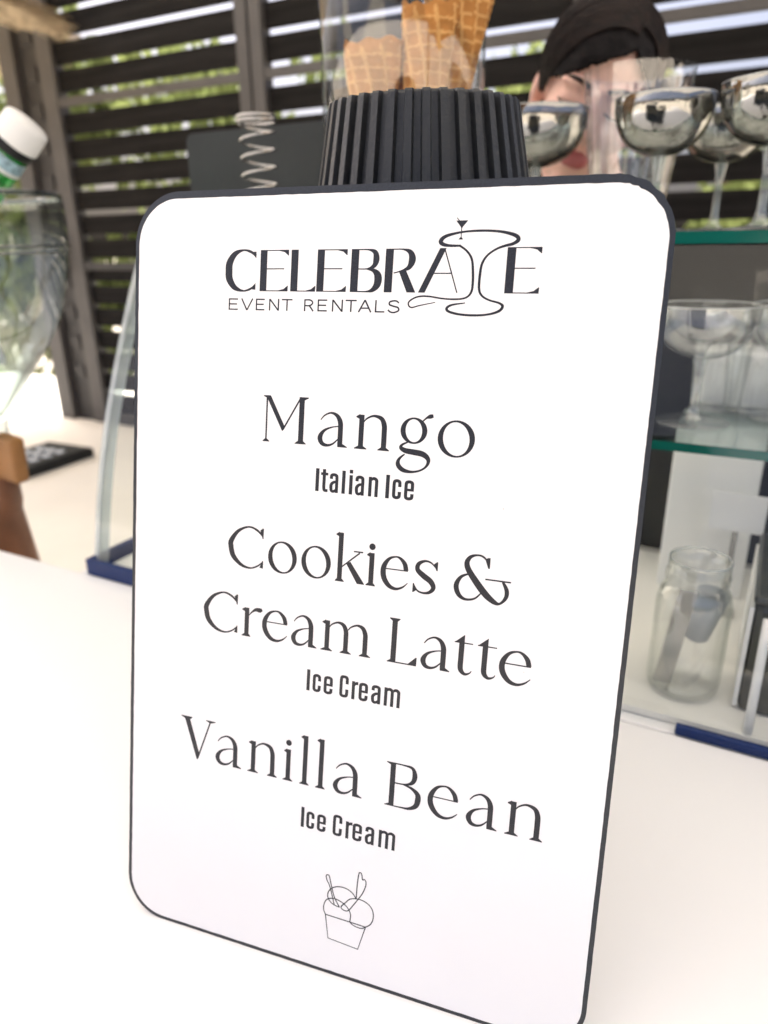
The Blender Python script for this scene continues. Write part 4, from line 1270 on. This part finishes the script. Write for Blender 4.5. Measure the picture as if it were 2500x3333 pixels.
tbk.location = Vector((vx.x, vx.y, 0)) + (Vector((tb_p.x, tb_p.y, 0)) - Vector((vx.x, vx.y, 0))).normalized() * 0.050 + Vector((0, 0, tb_p.z))
tbk.rotation_euler = (0.05, 0.12, math.radians(-28))
tag(tbk, 'tan wooden block against the brown pedestal', 'block')
# white napkin-like liner and amber contents at the bottom
M_LINER = mat('white cloth', (0.80, 0.81, 0.82), 0.8, 0.2, bump=(30, 0.4, 0.004))
bm = bmesh.new()
for j in range(14):
    for i in range(14):
        x, y = (i / 13 - 0.5), (j / 13 - 0.5)
        bm.verts.new((x * 0.11 * (1 - 0.5 * abs(y)), 0.012 * math.sin(x * 9) + 0.008 * math.sin(y * 11), y * 0.11 * (1 - 0.6 * x * x) + 0.006 * math.sin(x * 7)))
bm.verts.ensure_lookup_table()
for j in range(13):
    for i in range(13):
        bm.faces.new((bm.verts[j * 14 + i], bm.verts[j * 14 + i + 1], bm.verts[(j + 1) * 14 + i + 1], bm.verts[(j + 1) * 14 + i]))
lin = from_bm('folded_napkin', bm, M_LINER, None, True)
lin.modifiers.new('thickness', 'SOLIDIFY').thickness = 0.003
lin.location = (vx.x + 0.012, vx.y - 0.03, TB_Z + 0.150)
lin.rotation_euler = (0.15, -0.2, 0.1)
tag(lin, 'folded white cloth lying inside the glass tub', 'cloth')
# bottle
M_GREEN = thin_glass('green bottle glass', (0.16, 0.80, 0.30), (0.01, 0.25, 0.05), 1.6)
M_BLABEL = mat('pale blue label', (0.42, 0.62, 0.70), 0.5, 0.3, noise=(160, 0.45, 1.1))
cap_p = at_y(66, 436, 1.0)
low_p = at_y(-66, 630, 1.005)
ax = (cap_p - low_p).normalized()
bot = empty('green_bottle')
q = ax.to_track_quat('Z', 'Y')
L_ = 0.335
bot.matrix_world = Matrix.Translation(cap_p - ax * L_) @ q.to_matrix().to_4x4() @ Matrix.Diagonal((0.93, 0.93, 1, 1))
tag(bot, 'green glass bottle with white cap leaning out of the glass tub', 'bottle')
from_bm('glass', lathe_bm([(0, 0), (0.036, 0), (0.040, 0.006), (0.040, 0.13), (0.037, 0.17), (0.0285, 0.215), (0.0262, 0.25), (0.0262, L_ - 0.018), (0, L_ - 0.018)], 40), M_GREEN, bot, True)
from_bm('neck_label', lathe_bm([(0.0268, L_ - 0.044), (0.0268, L_ - 0.028)], 40), M_BLABEL, bot, True)
from_bm('label_border', lathe_bm([(0.0271, L_ - 0.0475), (0.0271, L_ - 0.043), (0.0269, L_ - 0.043)], 40), M_WHITE, bot, True)
from_bm('seal_ring', lathe_bm([(0.0262, L_ - 0.024), (0.0282, L_ - 0.022), (0.0282, L_ - 0.0135), (0.0262, L_ - 0.0125)], 40), M_BLACK, bot, True)
from_bm('cap', lathe_bm([(0.0, L_ - 0.0118), (0.0292, L_ - 0.0118), (0.0296, L_ - 0.010), (0.0288, L_ + 0.014), (0.0268, L_ + 0.017), (0, L_ + 0.0175)], 192, flute=(48, 0.012)), M_WHITE, bot, True)

# ------------------------------------------------------------------ black slab with round keys on the ledge
M_KEY = mat('pale glossy key', (0.55, 0.60, 0.66), 0.2, 0.6)
r0, r1 = at_z(70, 1560, LED_Z), at_z(285, 1488, LED_Z)
dv = (r1 - r0)
ctr = (r0 + r1) / 2
rem = empty('black_keypad', Matrix.Translation(ctr) @ Matrix.Rotation(math.atan2(dv.y, dv.x), 4, 'Z'))
tag(rem, 'flat black slab with pale shiny round spots lying on cream ledge', 'keypad')
Lh = dv.length / 2
box('slab', -Lh * 1.12, Lh * 1.12, -0.02, 0.20, 0.0, 0.034, M_BLACK, rem, 0.008)
for i in range(4):
    for j in range(3):
        o_ = from_bm('key', lathe_bm([(0, 0.0262), (0.017, 0.0262), (0.018, 0.029), (0.014, 0.032), (0, 0.033)], 20), M_KEY, rem, True)
        o_.location = (-Lh * 0.75 + i * 0.052, 0.035 + j * 0.046, 0.0082)

# specks on the counter
M_SPECK = mat('dirt speck', (0.10, 0.09, 0.08), 0.8, 0.2)

# ------------------------------------------------------------------ the person behind the case
def ico(bm, c, r, rot=None, sub=3):
    M_ = Matrix.Translation(Vector(c))
    if rot:
        M_ = M_ @ Euler(rot).to_matrix().to_4x4()
    M_ = M_ @ Matrix.Diagonal((r[0], r[1], r[2], 1))
    bmesh.ops.create_icosphere(bm, subdivisions=sub, radius=1.0, matrix=M_)
def capsule(bm, a, b_, ra, rb, n=8):
    a, b_ = Vector(a), Vector(b_)
    for i in range(n + 1):
        t = i / n
        r = ra + (rb - ra) * t
        ico(bm, a.lerp(b_, t), (r, r, r), None, 2)
def fuse(name, bm, voxel, smooth_it, m, parent, hide_mesh=None):
    """melt overlapping volumes into one continuous skin"""
    me = bpy.data.meshes.new(name + '_raw')
    bm.to_mesh(me)
    bm.free()
    tmp = bpy.data.objects.new(name + '_raw', me)
    COL.objects.link(tmp)
    rm = tmp.modifiers.new('r', 'REMESH')
    rm.mode = 'VOXEL'
    rm.voxel_size = voxel
    smo = tmp.modifiers.new('s', 'SMOOTH')
    smo.factor = 0.5
    smo.iterations = smooth_it
    dg = bpy.context.evaluated_depsgraph_get()
    out = bpy.data.meshes.new_from_object(tmp.evaluated_get(dg))
    bpy.data.objects.remove(tmp)
    bpy.data.meshes.remove(me)
    out.name = name
    out.materials.clear()
    o = link(name, out, m, parent, True)
    return o

M_SKIN = mat('skin', (0.80, 0.50, 0.41), 0.45, 0.4, noise=(25, 0.93, 1.04))
M_SKIN.node_tree.nodes['Principled BSDF'].inputs['Subsurface Weight'].default_value = 0.12
M_SKIN.node_tree.nodes['Principled BSDF'].inputs['Subsurface Radius'].default_value = (0.010, 0.004, 0.002)
M_LIP = mat('lips', (0.45, 0.12, 0.12), 0.35, 0.5)
M_BROW = mat('brow hair', (0.02, 0.014, 0.012), 0.6, 0.3)
M_HAIR = mat('dark hair', (0.0055, 0.0042, 0.0045), 0.55, 0.12, noise=(60, 0.5, 1.8), bump=(240, 0.5, 0.003))
M_HAIR2 = mat('dark brown hair', (0.0105, 0.0055, 0.0042), 0.45, 0.25, noise=(90, 0.4, 1.8))
M_SHIRT = mat('black shirt', (0.012, 0.012, 0.014), 0.85, 0.15, bump=(200, 0.3, 0.001))
M_PANTS = mat('dark trousers', (0.02, 0.021, 0.026), 0.85, 0.15)
HC = at_y(1925, 322, 1.0)                      # middle of the head
hs_, ht_ = to_st(HC)
person = empty('person', (HC.x, HC.y, FLOOR_Z))
tag(person, 'dark haired person in black top looking down behind the coupe glasses', 'person')
HZ = HC.z - FLOOR_Z
face_yaw = 0.0
# head frame: x to the picture's right, -y to the guest, z up; bowed and tilted
HM = Matrix.Translation((0, 0, HZ)) @ Euler((math.radians(22), 0, 0)).to_matrix().to_4x4()
HM = Matrix.Translation((0, 0, HZ)) @ Matrix.Rotation(math.radians(14), 4, 'Y') @ Matrix.Rotation(math.radians(20), 4, 'X') @ Matrix.Rotation(math.radians(-8), 4, 'Z') @ Matrix.Scale(0.90, 4)
hb = bmesh.new()
ico(hb, (0, 0.022, 0.030), (0.074, 0.092, 0.080), None, 4)
ico(hb, (0, -0.022, -0.020), (0.060, 0.060, 0.078), None, 4)
ico(hb, (0, -0.036, -0.068), (0.042, 0.040, 0.034))
ico(hb, (0, -0.064, -0.092), (0.018, 0.015, 0.014))
for sx in (-1, 1):
    ico(hb, (sx * 0.036, -0.052, -0.026), (0.026, 0.026, 0.022))      # cheek
    ico(hb, (sx * 0.028, -0.068, 0.022), (0.024, 0.012, 0.008))       # brow ridge
    ico(hb, (sx * 0.030, -0.068, 0.004), (0.016, 0.012, 0.009))       # lowered eyelid
    ico(hb, (sx * 0.045, -0.03, -0.066), (0.02, 0.03, 0.022))         # jaw corner
    ico(hb, (sx * 0.073, 0.012, -0.006), (0.008, 0.018, 0.030), (0, 0, sx * 0.35))   # ear
    ico(hb, (sx * 0.010, -0.092, -0.034), (0.008, 0.009, 0.007))      # nostril
capsule(hb, (0, -0.076, 0.016), (0, -0.096, -0.028), 0.008, 0.0115, 7)   # nose
ico(hb, (0, -0.080, -0.056), (0.022, 0.010, 0.0055))
ico(hb, (0, -0.079, -0.066), (0.019, 0.010, 0.0062))
bmesh.ops.transform(hb, matrix=HM, verts=hb.verts)
# neck, trunk, arms, hands, legs in the standing frame
def HP(p):
    return HM @ Vector(p)
sh = HZ - 0.225
body = hb
BD = Vector((DV.x, DV.y, 0))                   # away from the guest
ES = Vector((EV.x, EV.y, 0))                   # to the picture's right
def BP(a, b_, z):                              # along the bar, away from the guest, height
    return ES * a + BD * (b_ + 0.115) + Vector((0, 0, z))
capsule(body, HP((0, 0.02, -0.06)), BP(0, 0.0, sh + 0.045), 0.050, 0.054, 6)
capsule(body, BP(-0.15, 0.01, sh - 0.005), BP(0.15, 0.01, sh - 0.005), 0.050, 0.050, 10)
for z, rx, ry in ((-0.06, 0.165, 0.10), (-0.15, 0.155, 0.11), (-0.25, 0.138, 0.10), (-0.34, 0.128, 0.095), (-0.43, 0.148, 0.105), (-0.52, 0.165, 0.115)):
    ico(body, BP(0, 0.01, sh + z), (rx, ry, 0.085), (0, 0, YAW))
HANDZ = sh - 0.60
for sx in (-1, 1):
    S_, E_, W_p = BP(sx * 0.185, 0.01, sh - 0.02), BP(sx * 0.225, 0.03, sh - 0.31), BP(sx * 0.20, -0.05, sh - 0.545)
    capsule(body, S_, E_, 0.050, 0.038, 12)
    capsule(body, E_, W_p, 0.038, 0.026, 12)
    ico(body, W_p + Vector((0, 0, -0.05)), (0.036, 0.016, 0.048), (0, 0, YAW + sx * 1.2))
    for f_, ln_ in zip((-0.027, -0.009, 0.009, 0.027), (0.066, 0.078, 0.074, 0.056)):
        off = Vector((math.cos(YAW + sx * 1.2), math.sin(YAW + sx * 1.2), 0)) * f_
        k0 = W_p + Vector((0, 0, -0.088)) + off
        k1 = k0 + Vector((0, 0, -ln_ * 0.55)) - BD * 0.006
        k2 = k1 + Vector((0, 0, -ln_ * 0.42)) - ES * sx * 0.012
        capsule(body, k0, k1, 0.0092, 0.0086, 6)
        capsule(body, k1, k2, 0.0086, 0.0072, 6)
    th0 = W_p + Vector((0, 0, -0.03)) - BD * 0.030
    capsule(body, th0, th0 + Vector((0, 0, -0.035)) - BD * 0.022, 0.011, 0.0098, 6)
    capsule(body, th0 + Vector((0, 0, -0.035)) - BD * 0.022, th0 + Vector((0, 0, -0.065)) - BD * 0.024, 0.0098, 0.008, 5)
    hip, knee, ank = BP(sx * 0.085, 0.01, sh - 0.56), BP(sx * 0.09, 0.0, 0.50), BP(sx * 0.095, 0.025, 0.085)
    capsule(body, hip, knee, 0.088, 0.056, 14)
    capsule(body, knee, ank, 0.056, 0.038, 14)
    capsule(body, ank + Vector((0, 0, -0.04)), ank - BD * 0.15 + Vector((0, 0, -0.052)), 0.042, 0.030, 8)
bo = fuse('body', body, 0.0042, 3, M_SKIN, person)
# lips and brows coloured on the skin
me = bo.data
me.materials.append(M_LIP)
me.materials.append(M_BROW)
inv = HM.inverted()
for p in me.polygons:
    c = inv @ p.center
    if c.y < -0.070 and abs(c.x) < 0.0235 and -0.0735 < c.z < -0.0495 and abs(c.z + 0.0610) < 0.0115 * (1 - (c.x / 0.026) ** 2):
        p.material_index = 1
for sx in (-1, 1):
    bw = catmull([HP((sx * 0.012, -0.0795, 0.022)), HP((sx * 0.024, -0.0805, 0.0265)), HP((sx * 0.038, -0.0745, 0.0275)), HP((sx * 0.050, -0.062, 0.022))], 5)
    from_bm('eyebrow', tube_bm(bw, [0.0030 - 0.00011 * i for i in range(16)], 8), M_BROW, person, True)
    ey = catmull([HP((sx * 0.016, -0.0785, -0.001)), HP((sx * 0.027, -0.0805, -0.0045)), HP((sx * 0.038, -0.0775, -0.0035)), HP((sx * 0.046, -0.069, 0.001))], 5)
    from_bm('eyelashes', tube_bm(ey, 0.0011, 6), M_BROW, person, True)
# clothing: shells a little larger than the body
cb = bmesh.new()
capsule(cb, BP(0, 0.002, sh + 0.03), BP(0, 0.002, sh + 0.05), 0.064, 0.058, 3)
capsule(cb, BP(-0.155, 0.01, sh - 0.005), BP(0.155, 0.01, sh - 0.005), 0.061, 0.061, 10)
for z, rx, ry in ((-0.06, 0.180, 0.114), (-0.15, 0.172, 0.124), (-0.25, 0.158, 0.116), (-0.34, 0.150, 0.112), (-0.43, 0.166, 0.120), (-0.51, 0.180, 0.130)):
    ico(cb, BP(0, 0.01, sh + z), (rx, ry, 0.085), (0, 0, YAW))
for sx in (-1, 1):
    capsule(cb, BP(sx * 0.185, 0.01, sh - 0.02), BP(sx * 0.222, 0.029, sh - 0.28), 0.061, 0.052, 12)
shirt = fuse('top', cb, 0.007, 4, M_SHIRT, person)
shirt['label'] = 'plain black short sleeved top'
cb = bmesh.new()
ico(cb, BP(0, 0.01, sh - 0.53), (0.172, 0.122, 0.09), (0, 0, YAW))
for sx in (-1, 1):
    hip, knee, ank = BP(sx * 0.085, 0.01, sh - 0.56), BP(sx * 0.09, 0.0, 0.50), BP(sx * 0.095, 0.025, 0.10)
    capsule(cb, hip, knee, 0.097, 0.068, 14)
    capsule(cb, knee, ank, 0.068, 0.056, 14)
fuse('trousers', cb, 0.008, 3, M_PANTS, person)
# hair: a shell lying on the skull that ends at a slanting hairline, and locks over it
def hairline(x):
    return 0.070 - 0.62 * max(0.0, 0.028 - x) if x < 0.028 else 0.070 - 1.05 * (x - 0.028)
cb = bmesh.new()
bmesh.ops.create_icosphere(cb, subdivisions=6, radius=1.0)
rnd = random.Random(5)
dele = []
for v in cb.verts:
    n0 = v.co.copy()
    g = 1.0 + 0.035 * max(0, n0.z) + 0.03 * max(0, n0.y) + 0.006 * math.sin(n0.x * 23 + n0.y * 9) + 0.004 * math.sin(n0.y * 37 + n0.z * 15)
    v.co = Vector((n0.x * 0.0805 * g, 0.022 + n0.y * 0.100 * g, 0.030 + n0.z * 0.0875 * g))
    c = v.co
    front = c.y < 0.012
    lim = hairline(c.x) + 0.0012 * math.sin(c.x * 260)
    if (front and c.z < lim) or (not front and c.z < -0.05 and c.y < 0.03) or c.z < -0.055:
        dele.append(v)
bmesh.ops.delete(cb, geom=dele, context='VERTS')
ret = bmesh.ops.solidify(cb, geom=list(cb.faces), thickness=0.004)
bmesh.ops.transform(cb, matrix=HM, verts=cb.verts)
hair = from_bm('hair', cb, M_HAIR, person, True)
hair['label'] = 'short dark hair swept over the forehead'
rnd = random.Random(11)
tb = bmesh.new()
def on_skull(x, y, z, lift):
    q = Vector((x / 0.0805, (y - 0.022) / 0.100, (z - 0.030) / 0.0875)).normalized()
    g = 1.0 + 0.035 * max(0, q.z) + 0.03 * max(0, q.y) + lift
    return (q.x * 0.0805 * g, 0.022 + q.y * 0.100 * g, 0.030 + q.z * 0.0875 * g)
for k in range(900):
    sd = -1 if rnd.random() < 0.7 else 1
    y0 = rnd.uniform(-0.075, 0.075)
    sweep = rnd.uniform(0.55, 1.0)
    lift = rnd.uniform(-0.01, 0.028)
    pts = []
    for j in range(7):
        t = j / 6 * sweep
        if sd < 0:
            x = 0.030 - 0.125 * t
            z = 0.122 - 0.125 * t * t - (0.02 if y0 < 0 else 0.0)
        else:
            x = 0.030 + 0.055 * math.sin(t * 1.5)
            z = 0.122 - 0.10 * t * t
        y = y0 * (1 - 0.25 * t) + (0.0 if y0 > 0 else 0.012 * t)
        pts.append(on_skull(x, y, z, lift + 0.01 * math.sin(t * 3)))
    tube_bm(catmull(pts, 2), [0.0017 * (1 - 0.75 * i / 12) for i in range(13)], 4, bm=tb)
bmesh.ops.transform(tb, matrix=HM, verts=tb.verts)
lk = from_bm('hair_locks', tb, M_HAIR2, person, True)
lk['kind'] = 'stuff'

# ------------------------------------------------------------------ unseen canvas roof added to shade the bar and soften its top light
M_CANVAS = bpy.data.materials.new('cream canvas')
M_CANVAS.use_nodes = True
nt = M_CANVAS.node_tree
nt.nodes.clear()
o_ = nt.nodes.new('ShaderNodeOutputMaterial')
df = nt.nodes.new('ShaderNodeBsdfDiffuse')
df.inputs['Color'].default_value = rgb(0.56, 0.545, 0.51)
tl = nt.nodes.new('ShaderNodeBsdfTranslucent')
tl.inputs['Color'].default_value = rgb(0.66, 0.645, 0.61)
mxs = nt.nodes.new('ShaderNodeMixShader')
mxs.inputs[0].default_value = 0.30
nt.links.new(df.outputs[0], mxs.inputs[1])
nt.links.new(tl.outputs[0], mxs.inputs[2])
nt.links.new(mxs.outputs[0], o_.inputs['Surface'])
can = empty('added_shade_canopy', BAR)
tag(can, 'unseen cream canvas sheet added to shade the bar and the fence', 'added_shade_canopy')
bm = bmesh.new()
nx, ny = 24, 16
gv = [[bm.verts.new((-2.08 + 4.68 * i / nx, -1.15 + 2.87 * j / ny, 1.665 + 0.03 * math.sin(math.pi * (i * 4 / nx % 1)) )) for i in range(nx + 1)] for j in range(ny + 1)]
for j in range(ny):
    for i in range(nx):
        bm.faces.new((gv[j][i], gv[j][i + 1], gv[j + 1][i + 1], gv[j + 1][i]))
from_bm('shade_sheet', bm, M_CANVAS, can, True)
for s_ in (-2.03, 2.55):  # out of view, holding up the added sheet
    box('post', s_ - 0.03, s_ + 0.03, -1.12, -1.06, FLOOR_Z, 1.659, M_FRAME, can, 0.003)
